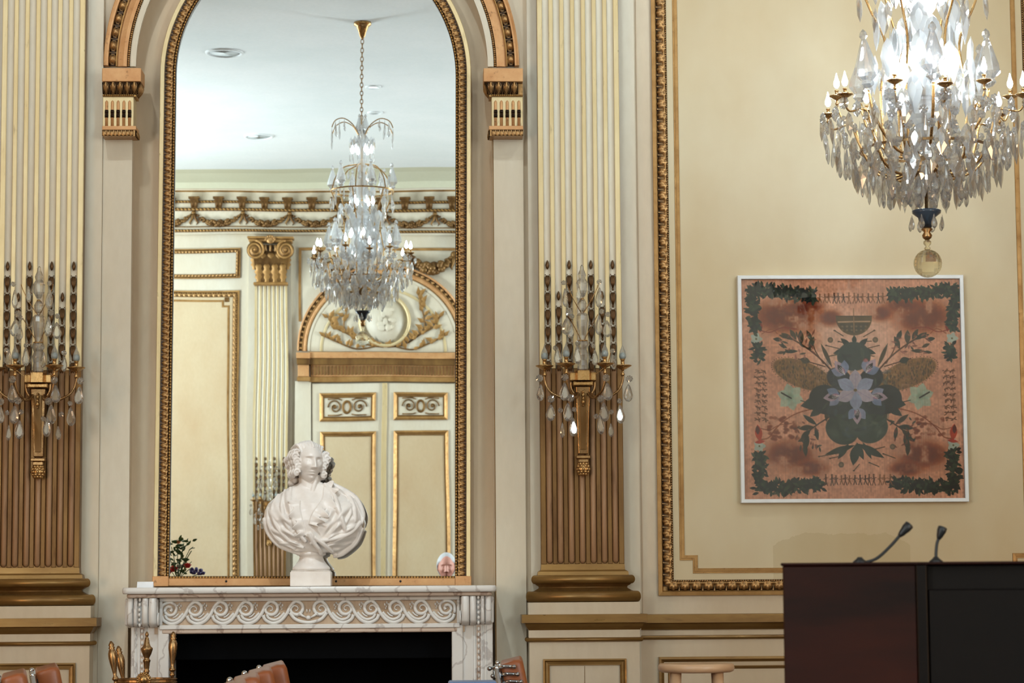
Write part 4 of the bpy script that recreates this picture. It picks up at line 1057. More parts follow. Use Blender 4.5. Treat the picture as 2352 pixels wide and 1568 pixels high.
# collar and ruffles
def ruffle(pts, amp, wd, waves):
    p = crom(pts, 10); n__ = len(p); vs = []; fs = []
    for i, (x_, z_) in enumerate(p):
        t = i/(n__-1); tx = p[min(i+1, n__-1)][0]-p[max(i-1, 0)][0]; tz = p[min(i+1, n__-1)][1]-p[max(i-1, 0)][1]; l_ = math.hypot(tx, tz); nx_, nz_ = tz/l_, -tx/l_
        y0 = front(x_, z_)
        for k in range(6):
            u = k/5; wv = sin(t*waves*2*PI)
            ww = wd*u*(1+.35*wv); vs.append((x_+nx_*ww, y0-.006-amp*u*(1.0+.8*sin(t*waves*2*PI+1)), z_+nz_*ww)); 
    q0 = len(vs)
    vs2 = [(a, b+.007, c) for a, b, c in vs]
    m_ = 6
    fs = [(i*m_+k, i*m_+k+1, (i+1)*m_+k+1, (i+1)*m_+k) for i in range(n__-1) for k in range(m_-1)]
    f2 = [tuple(j+q0 for j in f[::-1]) for f in fs]; side = []
    for i in range(n__-1):
        a, b = i*m_, (i+1)*m_; side.append((a, b, b+q0, a+q0)); a, b = i*m_+m_-1, (i+1)*m_+m_-1; side.append((b, a, a+q0, b+q0))
    side.append(tuple(range(m_))[::-1] if False else (0, m_-1, m_-1+q0, q0)); e = (n__-1)*m_; side.append((e+m_-1, e, e+q0, e+m_-1+q0))
    B.add(vs+vs2, fs+f2+side)
ruffle(LL([(744, 1120), (742, 1145), (730, 1165), (718, 1185), (712, 1205)]), .013, -.050, 4.0)
ruffle(LL([(692, 1150), (692, 1170), (698, 1195), (704, 1215), (708, 1230)]), .010, .038, 3.5)
ruffle(LL([(745, 1112), (752, 1125), (762, 1140)]), .008, -.03, 1.2)
B_o = B.build('figure', BUSTM, bust)
rm = B_o.modifiers.new('r', 'REMESH'); rm.mode = 'VOXEL'; rm.voxel_size = .0021; rm.use_smooth_shade = True
smm = B_o.modifiers.new('s', 'SMOOTH'); smm.factor = .5; smm.iterations = 3

# ================================================================ framed scarf
AYp = -.035
g0 = W(1694, 632, AYp); g1 = W(2211, 632, AYp); g2 = W(1702, 1155, AYp); g3 = W(2227, 1152, AYp)
ac = ((g0[0]+g1[0]+g2[0]+g3[0])/4, (g0[1]+g1[1]+g2[1]+g3[1])/4); ahw = (g1[0]-g0[0]+g3[0]-g2[0])/4; ahh = (g0[1]+g1[1]-g2[1]-g3[1])/4
pic = root('framed_scarf', 'white framed pink and brown printed scarf with dark leaves, blue flowers and leaf-garland corners', 'picture', (ac[0], AYp, ac[1]))
m = MB(); fw = .016
m.sweep([(-ahw, -ahh), (-ahw, ahh), (ahw, ahh), (ahw, -ahh)], [(0, -.030), (0, .004), (-.002, .006), (-fw+.002, .006), (-fw, .004), (-fw, -.012)], XZ(0), True); m.build('frame', WHITEF, pic)
m = MB(); m.box(-ahw+.004, ahw-.004, .012, .03, -ahh+.004, ahh-.004); m.build('backing', WHITEF, pic)
N = 470
img = np.zeros((N, N, 3)); yy, xx = np.mgrid[0:N, 0:N]; U_ = xx/(N-1)*1400+72; V_ = yy/(N-1)*1395+82   # photo-crop coordinates of the print
def c3(*c): return np.array(c, float)/255
def vn(scale, seed):
    g = np.random.default_rng(seed).random((int(scale)+3, int(scale)+3)); x_ = xx/(N)*scale; y_ = yy/(N)*scale
    i, j = x_.astype(int), y_.astype(int); fx, fy = x_-i, y_-j; fx = fx*fx*(3-2*fx); fy = fy*fy*(3-2*fy)
    return (g[j, i]*(1-fx)+g[j, i+1]*fx)*(1-fy)+(g[j+1, i]*(1-fx)+g[j+1, i+1]*fx)*fy
n1, n2_, n3 = vn(7, 1), vn(28, 2), vn(110, 3); streak_ = np.repeat(np.random.default_rng(5).random((1, N)), N, 0)
img[:] = c3(206, 148, 118); img += (n1-.5)[..., None]*.05+(n3-.5)[..., None]*.04+(streak_-.5)[..., None]*.03
def blend(mask, col, a=1.0): 
    mk = np.clip(mask*a, 0, 1)[..., None]; img[:] = img*(1-mk)+c3(*col)*mk
def blob(cx, cy_, rx, ry, col, a, ns=.6):
    d = ((U_-cx)/rx)**2+((V_-cy_)/ry)**2; mk = np.clip(1.25-d, 0, 1)*np.clip((n2_*ns+n1*(1-ns)+n3*.3-.28)*2.4, 0, 1); blend(mk, col, a)
def ellipse(cx, cy_, rx, ry, ang, col, a=1.0, soft=.12, tex=0.0):
    c, s_ = cos(ang), sin(ang); dx, dy = U_-cx, V_-cy_; u, v = (dx*c+dy*s_)/rx, (-dx*s_+dy*c)/ry; mk = np.clip((1-np.sqrt(u*u+v*v))/soft, 0, 1)
    if tex: mk = mk*np.clip(1-tex+tex*2*n3, 0, 1)
    blend(mk, col, a)
def pet(cx, cy_, ln, wd, ang, col, a=1.0, pw=1.0):
    """leaf or petal starting at (cx,cy) pointing along ang"""
    x0, x1 = cx-ln*1.1, cx+ln*1.1; y0, y1 = cy_-ln*1.1, cy_+ln*1.1
    i0, i1 = max(0, int((x0-72)/1400*N)), min(N, int((x1-72)/1400*N)+2); j0, j1 = max(0, int((y0-82)/1395*N)), min(N, int((y1-82)/1395*N)+2)
    if i1 <= i0 or j1 <= j0: return
    dx, dy = U_[j0:j1, i0:i1]-cx, V_[j0:j1, i0:i1]-cy_; u = (dx*cos(ang)+dy*sin(ang))/ln; v = (-dx*sin(ang)+dy*cos(ang))
    half = wd/2*np.sin(PI*np.clip(u, 0, 1)**pw); mk = np.clip((half-np.abs(v))/2.5+.5, 0, 1)*((u > 0) & (u < 1)); mk = (mk*a)[..., None]
    sub = img[j0:j1, i0:i1]; sub[:] = sub*(1-mk)+c3(*col)*mk
def stroke(pts, wd, col, a=1.0):
    p = crom(pts, 5)
    for (x0, y0), (x1, y1) in zip(p[:-1], p[1:]):
        dx, dy = x1-x0, y1-y0; l2 = dx*dx+dy*dy+1e-6; lo = (min(x0, x1)-wd, min(y0, y1)-wd); hi = (max(x0, x1)+wd, max(y0, y1)+wd)
        i0, i1 = max(0, int((lo[0]-72)/1400*N)), min(N, int((hi[0]-72)/1400*N)+2); j0, j1 = max(0, int((lo[1]-82)/1395*N)), min(N, int((hi[1]-82)/1395*N)+2)
        if i1 <= i0 or j1 <= j0: continue
        X_, Y_ = U_[j0:j1, i0:i1], V_[j0:j1, i0:i1]; t = np.clip(((X_-x0)*dx+(Y_-y0)*dy)/l2, 0, 1); d = np.hypot(X_-x0-t*dx, Y_-y0-t*dy)
        mk = (np.clip((wd/2-d)/2+.5, 0, 1)*a)[..., None]; sub = img[j0:j1, i0:i1]; sub[:] = sub*(1-mk)+c3(*col)*mk
R_ = random.Random(21); CXP = 790
def both(fn):
    fn(lambda x_: x_, 1); fn(lambda x_: 2*CXP-x_+0, -1)
BR = (140, 74, 40); DK = (38, 44, 34); OL = (74, 62, 34)
# pale centre and rusty clouds
blend(np.clip(1.3-((U_-CXP)/260)**4-((V_-620)/330)**4, 0, 1), (226, 184, 158), .55)
for cx, cy_, rx, ry in ((350, 320, 230, 130), (480, 250, 140, 60), (1230, 320, 210, 130), (1100, 250, 140, 60), (360, 1200, 190, 110), (500, 1280, 120, 60), (1210, 1200, 190, 110), (1100, 1290, 120, 60), (640, 330, 90, 60), (960, 300, 90, 60)):
    blob(cx, cy_, rx, ry, (142, 72, 38), .85); blob(cx, cy_, rx*.75, ry*.7, (104, 50, 34), .7, .9)
# seed-pod wings
def wings(f, s_):
    ellipse(f(455), 690, 205, 88, s_*.36, (112, 82, 44), .85, .08, .5)
    for k in range(150):
        t = R_.random(); u = R_.uniform(-.85, .85); v = R_.uniform(-.8, .8)*math.sqrt(1-u*u); a = s_*.36; x_ = f(455)+205*u*cos(a)-88*v*sin(a); y_ = 690+205*u*sin(a)+88*v*cos(a)
        pet(x_, y_, R_.uniform(14, 30), 7, R_.choice((PI/2, -PI/2+.2, PI/2-.2)), R_.choice((OL, (78, 56, 30), (150, 112, 66))), .8)
    for k in range(46):
        t = PI*2*k/46; a = s_*.36; x_ = f(455)+208*cos(t)*cos(a)-91*sin(t)*sin(a); y_ = 690+208*cos(t)*sin(a)+91*sin(t)*cos(a); ellipse(x_, y_, 4.5, 4.5, 0, (96, 66, 34), .8, .5)
both(wings)
# flower stalks with dark bracts
def stalk(f, s_):
    stroke([(f(640), 665), (f(560), 580), (f(470), 510), (f(380), 455)], 10, (92, 58, 36)); stroke([(f(600), 640), (f(500), 610), (f(430), 590)], 7, (92, 58, 36)); stroke([(f(590), 620), (f(540), 540), (f(520), 470)], 7, (100, 64, 40))
    for x_, y_, l_, w_, a in ((450, 500, 95, 38, -1.6), (500, 530, 90, 34, -1.2), (520, 480, 80, 28, -2.0), (400, 470, 90, 30, -2.6), (380, 455, 75, 26, -2.9), (420, 470, 80, 30, -2.1), (430, 540, 95, 24, 3.1), (360, 520, 60, 22, -2.7), (350, 545, 60, 18, 3.0), (440, 590, 70, 40, .3), (575, 490, 170, 26, 1.15), (330, 470, 60, 26, -3.0)):
        pet(f(x_), y_, l_, w_, a if s_ > 0 else PI-a, R_.choice((DK, (56, 50, 34), (70, 60, 44))), .92)
    for k in range(26): pet(f(R_.uniform(300, 540)), R_.uniform(430, 560), R_.uniform(25, 50), 12, R_.uniform(0, 6.28), R_.choice((DK, (120, 70, 56), (150, 96, 80))), .75)
    # lower sprays
    stroke([(f(620), 960), (f(540), 1010), (f(480), 1060), (f(450), 1140)], 9, (80, 52, 34))
    for x_, y_, l_, w_, a in ((540, 1010, 110, 30, -2.5), (520, 1020, 100, 34, 3.0), (500, 1040, 90, 34, 2.4), (480, 1060, 110, 34, 1.7), (530, 1020, 90, 26, 1.4), (470, 1090, 60, 22, 2.7), (460, 1120, 90, 30, 1.5), (600, 990, 90, 26, -1.5)):
        pet(f(x_), y_, l_, w_, a if s_ > 0 else PI-a, R_.choice((DK, (60, 50, 32), (52, 54, 40))), .92)
    for k in range(22): pet(f(R_.uniform(400, 560)), R_.uniform(980, 1160), R_.uniform(22, 50), 12, R_.uniform(0, 6.28), R_.choice((DK, (110, 60, 44))), .75)
    # vines
    stroke([(f(530), 905), (f(430), 930), (f(350), 970), (f(280), 1030), (f(230), 1090), (f(170), 1100)], 8, BR, .8); stroke([(f(180), 1030), (f(240), 1040), (f(300), 1010), (f(380), 1000)], 6, BR, .7)
    stroke([(f(170), 400), (f(250), 420), (f(330), 390), (f(420), 400)], 6, (130, 50, 34), .8); stroke([(f(200), 430), (f(260), 400), (f(300), 430)], 5, BR, .8)
    for k in range(40): blob(f(R_.uniform(230, 420)), R_.uniform(960, 1100), 16, 12, (120, 58, 32), .8, 1)
    # teal blossoms
    for k in range(6):
        a = k*PI/3+.3; pet(f(375), 832, 88, 62, a if s_ > 0 else PI-a, (166, 178, 152), .85)
    ellipse(f(375), 832, 30, 30, 0, (122, 140, 116), .6, .6); stroke([(f(318), 805), (f(380), 840)], 9, (50, 40, 30)); stroke([(f(440), 855), (f(500), 870)], 6, (70, 60, 44))
    # small edge blossoms and red birds
    for bx_, by_ in ((163, 462), (172, 1142)):
        for k in range(5):
            a = k*2*PI/5; pet(f(bx_), by_, 42, 30, a, (176, 184, 166), .9)
        ellipse(f(bx_), by_, 8, 8, 0, (110, 96, 60), 1, .5)
    pet(f(162), 1005, 110, 46, 1.45 if s_ > 0 else PI-1.45, (176, 62, 30), .95); pet(f(160), 1010, 60, 28, 1.5 if s_ > 0 else PI-1.5, (90, 36, 22), .9); pet(f(210), 1110, 70, 22, 3.0 if s_ > 0 else PI-3.0, (176, 50, 30), .9)
    pet(f(178), 340, 80, 40, 1.4 if s_ > 0 else PI-1.4, (130, 44, 26), .9)
    # garland corners
    def leaves(x0, y0, x1, y1, wd, n__):
        for k in range(n__):
            t = R_.random(); x_ = x0+(x1-x0)*t+R_.uniform(-1, 1)*wd*.42; y_ = y0+(y1-y0)*t+R_.uniform(-1, 1)*wd*.42
            pet(f(x_), y_, R_.uniform(26, 50), R_.uniform(13, 22), R_.uniform(0, 2*PI), R_.choice((DK, (30, 38, 32), (52, 62, 48), (66, 74, 58), (26, 30, 26))), .95)
    for (x0, y0, x1, y1, wd, n__) in ((135, 150, 460, 175, 66, 230), (480, 180, 545, 185, 56, 70), (140, 150, 155, 410, 52, 170), (172, 505, 175, 590, 44, 60), (172, 1190, 175, 1400, 54, 150), (180, 1410, 470, 1392, 64, 230), (495, 1385, 555, 1385, 54, 70)):
        leaves(x0, y0, x1, y1, wd, n__)
    # side figures
    for k in range(9):
        yk = 660+k*38
        for xk in (165, 205): 
            J = lambda a: a+R_.uniform(-7, 7); stroke([(f(J(xk-12)), yk), (f(J(xk+4)), J(yk+8)), (f(J(xk+14)), J(yk+22))], 7, (120, 76, 46), .85); stroke([(f(J(xk-14)), J(yk+12)), (f(J(xk+16)), J(yk+8))], 6, (104, 64, 40), .8); stroke([(f(J(xk)), J(yk)), (f(J(xk+4)), J(yk+26))], 5, (120, 76, 46), .8); ellipse(f(J(xk+16)), J(yk+12), 6, 6, 0, (96, 58, 36), .9, .5)
both(stalk)
for yb_, x0_, x1_ in ((205, 575, 995), (1360, 590, 1010)):
    x_ = x0_
    while x_ < x1_:
        h_ = R_.uniform(48, 68); c_ = R_.choice(((96, 58, 36), (130, 84, 52), (84, 56, 40)))
        ellipse(x_, yb_-h_*.5, 7, 8, 0, c_, .85, .4); stroke([(x_, yb_-h_*.35), (x_+R_.uniform(-4, 4), yb_)], 10, c_, .8); stroke([(x_, yb_), (x_-9, yb_+h_*.5)], 6, c_, .8); stroke([(x_, yb_), (x_+10, yb_+h_*.5)], 6, c_, .8); stroke([(x_-14, yb_-h_*.1), (x_+R_.uniform(10, 26), yb_-h_*.25)], 5, c_, .8)
        x_ += R_.uniform(24, 42)
# shield
mk = np.clip((1-np.sqrt(((U_-CXP)/118)**2+((V_-325)/118)**2))/.03, 0, 1)*(V_ > 318); blend(mk, (96, 76, 48), .95)
mk = np.clip((1-np.sqrt(((U_-CXP)/100)**2+((V_-340)/86)**2))/.03, 0, 1)*(V_ > 364); blend(mk, (84, 70, 52), 1)
for i in range(6):
    for j in range(2): ellipse(715+30*i, 384+24*j, 9, 8, 0, (140, 116, 88), .7, .4)
stroke([(690, 355), (892, 352)], 9, (178, 140, 108)); stroke([(CXP, 270), (CXP, 420)], 7, (150, 112, 80)); stroke([(675, 318), (905, 318)], 5, (80, 60, 36))
# insects, pins and coins round the centre
for x_, y_ in ((637, 470), (925, 470), (1020, 1150), (690, 1262)): ellipse(x_, y_, 19, 19, 0, (108, 88, 66), .95, .1); ellipse(x_, y_, 10, 10, 0, (140, 112, 86), .8, .3)
for a_, b_ in (((620, 575), (690, 560)), ((690, 480), (740, 492)), ((850, 480), (900, 478)), ((610, 505), (690, 525)), ((870, 525), (950, 505)), ((860, 565), (915, 575)), ((550, 1210), (640, 1195)), ((620, 1222), (700, 1205)), ((910, 1165), (970, 1150)), ((960, 1195), (1035, 1222)), ((770, 1300), (805, 1260)), ((870, 1250), (930, 1275)), ((665, 410), (720, 445)), ((920, 410), (850, 450))):
    stroke([a_, b_], 6, (92, 66, 42)); ellipse(a_[0], a_[1], 9, 6, 0, (80, 56, 36), .9, .4)
# the dark heart of the print
for x_, y_, l_, w_, a in ((640, 850, 205, 90, 2.95), (940, 850, 175, 90, .2), (600, 880, 130, 50, 2.5), (980, 880, 130, 50, .62), (700, 980, 130, 60, 2.3), (880, 980, 130, 60, .85), (790, 500, 60, 30, -1.57), (770, 520, 90, 34, -2.4), (810, 520, 90, 34, -.74), (760, 530, 110, 40, 2.9), (820, 530, 110, 40, .25)):
    pet(x_, y_, l_, w_, a, (44, 50, 44), 1)
ellipse(785, 575, 110, 95, 0, (62, 68, 62), 1, .06); ellipse(600, 850, 110, 95, .3, (36, 34, 36), 1, .05); ellipse(980, 850, 110, 95, -.3, (36, 34, 36), 1, .05)
ellipse(690, 720, 90, 70, .6, (44, 42, 48), 1, .1); ellipse(890, 720, 90, 70, -.6, (44, 42, 48), 1, .1); ellipse(790, 920, 190, 120, 0, (52, 56, 56), 1, .06)
ellipse(700, 1040, 110, 95, .5, (56, 64, 52), 1, .05); ellipse(890, 1035, 110, 90, -.5, (60, 68, 56), 1, .05); ellipse(790, 1000, 120, 90, 0, (70, 78, 68), .9, .15)
for x_, y_, l_, w_, a in ((790, 1130, 140, 60, 1.75), (800, 1130, 190, 46, .5), (780, 1140, 200, 40, 2.85), (790, 1120, 120, 40, 1.2), (740, 1130, 120, 36, 2.2), (830, 1120, 120, 30, 1.1)): pet(x_, y_, l_, w_, a, (50, 56, 44), 1)
for x_, y_ in ((650, 1060), (940, 1050), (790, 880)): ellipse(x_, y_, 60, 28, .4, (88, 98, 82), .35, .6)
for k in range(90):
    x_, y_ = R_.uniform(600, 980), R_.uniform(540, 1120)
    if img[int((y_-82)/1395*(N-1)), int((x_-72)/1400*(N-1))].sum() < .85: pet(x_, y_, R_.uniform(40, 90), R_.uniform(12, 26), R_.uniform(0, 6.28), R_.choice(((86, 98, 84), (30, 34, 34), (74, 84, 92), (96, 104, 84))), .38)
# secondary flowers
for fx, fy, a0 in ((725, 690, -2.2), (860, 680, -.95), (690, 825, 3.0), (890, 825, .15), (797, 900, 1.57)):
    for k, da in enumerate((-.62, 0, .62)): pet(fx, fy, 108 if k == 1 else 92, 56, a0+da, ((146, 146, 164), (176, 150, 156), (132, 138, 160))[k], .92)
    pet(fx, fy, 78, 34, a0, (52, 44, 50), .95); pet(fx, fy, 50, 18, a0+.3, (176, 104, 128), .7)
    for da in (-.3, -.1, .12, .32): stroke([(fx, fy), (fx+52*cos(a0+da), fy+52*sin(a0+da))], 4, (206, 196, 190), .7)
ellipse(860, 600, 22, 16, 0, (180, 84, 70), .6, .5)
for k in range(6):
    a = -PI/2+k*PI/3; pet(792, 790, 132, 78, a, ((178, 162, 168), (152, 154, 170))[k % 2], 1, 1.15)
    stroke([(792, 790), (792+105*cos(a), 790+105*sin(a))], 4, (138, 128, 148), .5)
ellipse(790, 790, 13, 11, 0, (110, 84, 40), 1, .3)
img *= (1+(n2_-.5)*.10+(n3-.5)*.10+(streak_-.5)*.05)[..., None]; img = .5+(img-.5)*1.16-.03; img = np.clip(img, 0.02, 1); lin = np.where(img <= .04045, img/12.92, ((img+.055)/1.055)**2.4)
pw, ph = ahw-fw, ahh-fw
gx = -pw+2*pw*xx/(N-1); gz = ph-2*ph*yy/(N-1)
co = np.stack([gx, np.full_like(gx, .009), gz], -1).reshape(-1, 3)
ii = (np.arange(N-1)[:, None]*N+np.arange(N-1)[None]).reshape(-1)
fa = np.stack([ii, ii+N, ii+N+1, ii+1], 1)
me = bpy.data.meshes.new('printed_scarf'); me.vertices.add(N*N); me.vertices.foreach_set('co', co.reshape(-1)); me.loops.add(fa.size); me.loops.foreach_set('vertex_index', fa.reshape(-1).astype(np.int32))
me.polygons.add(len(fa)); me.polygons.foreach_set('loop_start', np.arange(0, fa.size, 4, dtype=np.int32)); me.polygons.foreach_set('loop_total', np.full(len(fa), 4, np.int32)); me.update(calc_edges=True)
ca = me.color_attributes.new('print', 'FLOAT_COLOR', 'POINT'); ca.data.foreach_set('color', np.concatenate([lin, np.ones((N, N, 1))], -1).reshape(-1).astype(np.float32))
n = NT('printed_silk'); at = n.n('ShaderNodeAttribute'); at.attribute_name = 'print'; v = n.coord((1, 1, .1)); n.pbsdf(at.outputs['Color'], .7, 0, n.noise(v, 400, 2), .1, .0005, .2)
me.materials.append(n.m); o = bpy.data.objects.new('printed_scarf', me); COL.objects.link(o); o.parent = pic
m = MB(); m.box(-pw-.001, pw+.001, .003, .0055, -ph-.001, ph+.001); m.build('glazing', GLAZE, pic)
# ================================================================ crystals
def pear(w_, h, flat=.5, n=8, tip=.10):
    m = MB(); pr = []
    for t, r_ in ((0, .02), (.06, .45), (.16, .82), (.30, 1.0), (.46, .92), (.64, .62), (.82, .30), (1, tip)):
        pr.append((w_/2*r_, -h+h*t))
    m.lathe(pr, n, flat=flat, sm=False); return m
def ring_pear(w_, h):
    """sconce drop: thick clear pear with bevelled rim"""
    m = MB(); n_ = 20; out = []
    for i in range(n_):
        a = 2*PI*i/n_; r_ = 1-.42*max(0, cos(a))**1.3; out.append((w_/2*sin(a)*(1-.45*max(0, cos(a))**.9), -h*.62+(h*.62 if cos(a) > 0 else h*.38)*cos(a)))
    vs = []; sc3 = ((.62, -.30), (.93, -.16), (1.0, 0), (.93, .16), (.62, .30)); cz = -h*.6
    for s_, y_ in sc3:
        for x_, z_ in out: vs.append((x_*s_, y_*w_, cz+(z_-cz)*s_))
    fs = [(i*n_+k, i*n_+(k+1) % n_, (i+1)*n_+(k+1) % n_, (i+1)*n_+k) for i in range(4) for k in range(n_)]
    fs.append(tuple(range(n_))[::-1]); fs.append(tuple(4*n_+k for k in range(n_))); m.add(vs, fs); return m
def rosette(r_, pet=8):
    m = MB(); n_ = pet*2; vs = [(0, -r_*.32, 0), (0, r_*.32, 0)]
    for k in range(n_):
        a = 2*PI*k/n_; q_ = r_*(1.0 if k % 2 == 0 else .84); vs.append((q_*cos(a), 0, q_*sin(a)))
    for k in range(n_):
        a = 2*PI*k/n_; q_ = r_*(.45 if k % 2 == 0 else .38); vs.append((q_*cos(a), -r_*(.38 if k % 2 == 0 else .2), q_*sin(a)))
    for k in range(n_):
        a = 2*PI*k/n_; q_ = r_*(.45 if k % 2 == 0 else .38); vs.append((q_*cos(a), r_*(.38 if k % 2 == 0 else .2), q_*sin(a)))
    fs = []
    for k in range(n_):
        j = (k+1) % n_; fs += [(0, 2+n_+k, 2+n_+j), (2+n_+k, 2+k, 2+j, 2+n_+j), (1, 2+2*n_+j, 2+2*n_+k), (2+2*n_+k, 2+2*n_+j, 2+j, 2+k)]
    m.add(vs, fs); return m
def kite(w_, h):
    m = MB(); o_ = [(0, 0), (.32*w_, -h*.16), (.5*w_, -h*.42), (.36*w_, -h*.66), (0, -h), (-.36*w_, -h*.66), (-.5*w_, -h*.42), (-.32*w_, -h*.16)]
    vs = [(x_, 0, z_) for x_, z_ in o_]+[(x_*.45, -w_*.16, -h*.42+(z_+h*.42)*.5) for x_, z_ in o_]+[(x_*.45, w_*.16, -h*.42+(z_+h*.42)*.5) for x_, z_ in o_]
    fs = []
    for k in range(8):
        j = (k+1) % 8; fs += [(k, j, 8+j, 8+k), (j, k, 16+k, 16+j)]
    fs += [tuple(range(8, 16)), tuple(range(16, 24))[::-1]]; m.add(vs, fs); return m
PEARL = mesh_only(pear(.026, .058), 'crystal_pendant', CRYS); PRISM = mesh_only(pear(.016, .095, .8, 6), 'crystal_prism', CRYS)
KITE = mesh_only(kite(.052, .105), 'crystal_plate', CRYS); KITEG = mesh_only(kite(.050, .105), 'large_plate', CRYSG); ROS = mesh_only(rosette(.028), 'crystal_rosette', CRYS); ROSS = mesh_only(rosette(.015), 'small_rosette', CRYS)
m = MB(); m.lathe([(.001, .125), (.007, .118), (.009, .110), (.005, .104), (.008, .096), (.024, .045), (.026, .03), (.012, .016), (.016, .008), (.006, 0)], 8, sm=False); SPIRE = mesh_only(m, 'crystal_spire', CRYS)
m = MB(); m.sphere((0, 0, .019), (.0075, .0075, .012), 10, 8); m.lathe([(.006, .026), (.003, .036), (.0005, .046)], 8); FLAME = mesh_only(m, 'lit_bulb', BULB)

def bobeche(r_=.029):
    m = MB(); m.lathe([(r_*.12, -.014), (r_*.3, -.012), (r_*.62, -.007), (r_, -.001), (r_*1.02, .001), (r_*.95, .002), (r_*.5, -.003), (r_*.22, -.004)], 20)
    m.lathe([(.0062, -.003), (.0085, .001), (.0062, .004), (.0062, .018), (.0085, .020), (.0085, .022), (.005, .022)], 12); m.lathe([(.004, -.035), (.007, -.028), (.004, -.022), (.005, -.013)], 10); return m
CUP = mesh_only(bobeche(), 'drip_pan', BRASSB)
U = 1.585e-3
def chandelier(name, label, x, y, zball, rz, seed, sc_=1.0):
    """heights are measured upwards from the glass ball"""
    g = root(name, label, 'chandelier', (x, y, zball), rz, 'lit crystal chandeliers'); g.scale = (sc_,)*3; R = random.Random(seed)
    def P(nm, mesh, r_, z_, a, tilt=0.0, s_=1.0, face=True):
        return put(nm, mesh, g, (r_*U*cos(a), r_*U*sin(a), z_*U), (R.uniform(-.08, .08), tilt, a+PI/2+R.uniform(-.25, .25)), s_)
    m = MB(); prof = [(33*U*cos(b), 33*U*sin(b)) for b in np.linspace(-PI/2+.05, PI/2-.05, 13)]; m.lathe(prof, 20, sm=False); m.build('crystal_ball', CRYSB, g)
    m = MB(); m.lathe([(6*U, 33*U), (8*U, 36*U), (4*U, 40*U), (9*U, 46*U), (9*U, 52*U), (4*U, 56*U)], 12); m.build('ball_collar', CRYSB, g)
    m = MB(); m.lathe([(4*U, 55*U), (10*U, 60*U), (12*U, 66*U), (7*U, 74*U), (14*U, 80*U), (8*U, 86*U)], 16); m.build('lower_finial', BRASS, g)
    m = MB(); m.lathe([(10*U, 84*U), (17*U, 92*U), (20*U, 108*U), (33*U, 118*U), (34*U, 124*U), (30*U, 126*U), (8*U, 120*U)], 24); m.build('grey_glass_bowl', simple('smoked_blue_glass', S(70, 82, 96), .15) if 'smoked_blue_glass' not in bpy.data.materials else bpy.data.materials['smoked_blue_glass'], g)
    m = MB(); m.tube([(0, 0, 120*U), (0, 0, 1000*U)], 4*U, 8); m.build('centre_rod', BRASSB, g)
    for k in range(8): P('crystal_pendant', PEARL, 38, 112, 2*PI*k/8, 0, .95)
    # hub and arms
    m = MB(); m.lathe([(6*U, 195*U), (26*U, 205*U), (34*U, 222*U), (26*U, 240*U), (14*U, 252*U), (6*U, 256*U)], 20); m.build('arm_hub', BRASS, g)
    NA = 12
    for k in range(NA):
        a = 2*PI*(k+.5)/NA; big = k % 2 == 0; re = 238 if big else 205; ze = 372 if big else 392
        pts = crom([(26, 225), (75, 205), (125, 228), (158, 290), (176, 345), (re-14, 338), (re, ze-20)], 5)
        m = MB(); m.tube([(r_*U*cos(a), r_*U*sin(a), z_*U) for r_, z_ in pts], [3.6*U*(1-.35*i/30) for i in range(len(pts))], 6); m.build('arm', BRASSB, g)
        put('drip_pan', CUP, g, (re*U*cos(a), re*U*sin(a), ze*U+.006)); put('lit_bulb', FLAME, g, (re*U*cos(a), re*U*sin(a), ze*U+.026), (0, 0, 0), 1.45)
    m = MB(); m.sweep([(150*U*cos(t), 150*U*sin(t)) for t in np.linspace(0, 2*PI, 49)[:-1]], [(-2*U, -3*U), (2*U, -3*U), (2*U, 3*U), (-2*U, 3*U), (-2*U, -3*U)], lambda a, b, w_: (a, b, 268*U+w_), True); m.build('lower_hoop', BRASS, g)
    # curtain of pendants under the ring
    for n_, r_, z_, me_, nm, s_ in ((20, 236, 340, KITE, 'crystal_plate', .9), (26, 228, 305, PRISM, 'crystal_prism', 1.0), (22, 206, 290, KITE, 'crystal_plate', 1.0), (26, 192, 262, PEARL, 'crystal_pendant', 1.3), (22, 168, 250, KITE, 'crystal_plate', 1.05), (22, 150, 215, PRISM, 'crystal_prism', .95), (18, 122, 225, KITE, 'crystal_plate', 1.05), (18, 98, 190, PEARL, 'crystal_pendant', 1.35), (12, 72, 205, KITE, 'crystal_plate', 1.05), (10, 50, 178, PEARL, 'crystal_pendant', 1.2)):
        ph = R.random()
        for k in range(n_): P(nm, me_, r_+R.uniform(-6, 6), z_+R.uniform(-9, 9), 2*PI*(k+ph)/n_, R.uniform(-.1, .1), s_*R.uniform(.9, 1.12))
    for n_, r_, z_, me_, nm, s_ in ((12, 208, 350, ROS, 'crystal_rosette', 1.15), (12, 240, 350, ROS, 'crystal_rosette', .9), (24, 190, 300, ROSS, 'small_rosette', 1.3), (22, 165, 262, ROSS, 'small_rosette', 1.4), (20, 130, 240, ROSS, 'small_rosette', 1.4), (14, 85, 225, ROSS, 'small_rosette', 1.4), (20, 225, 320, ROSS, 'small_rosette', 1.2)):
        for k in range(n_): P(nm, me_, r_+R.uniform(-5, 5), z_+R.uniform(-8, 8), 2*PI*(k+.5)/n_, 0, s_)
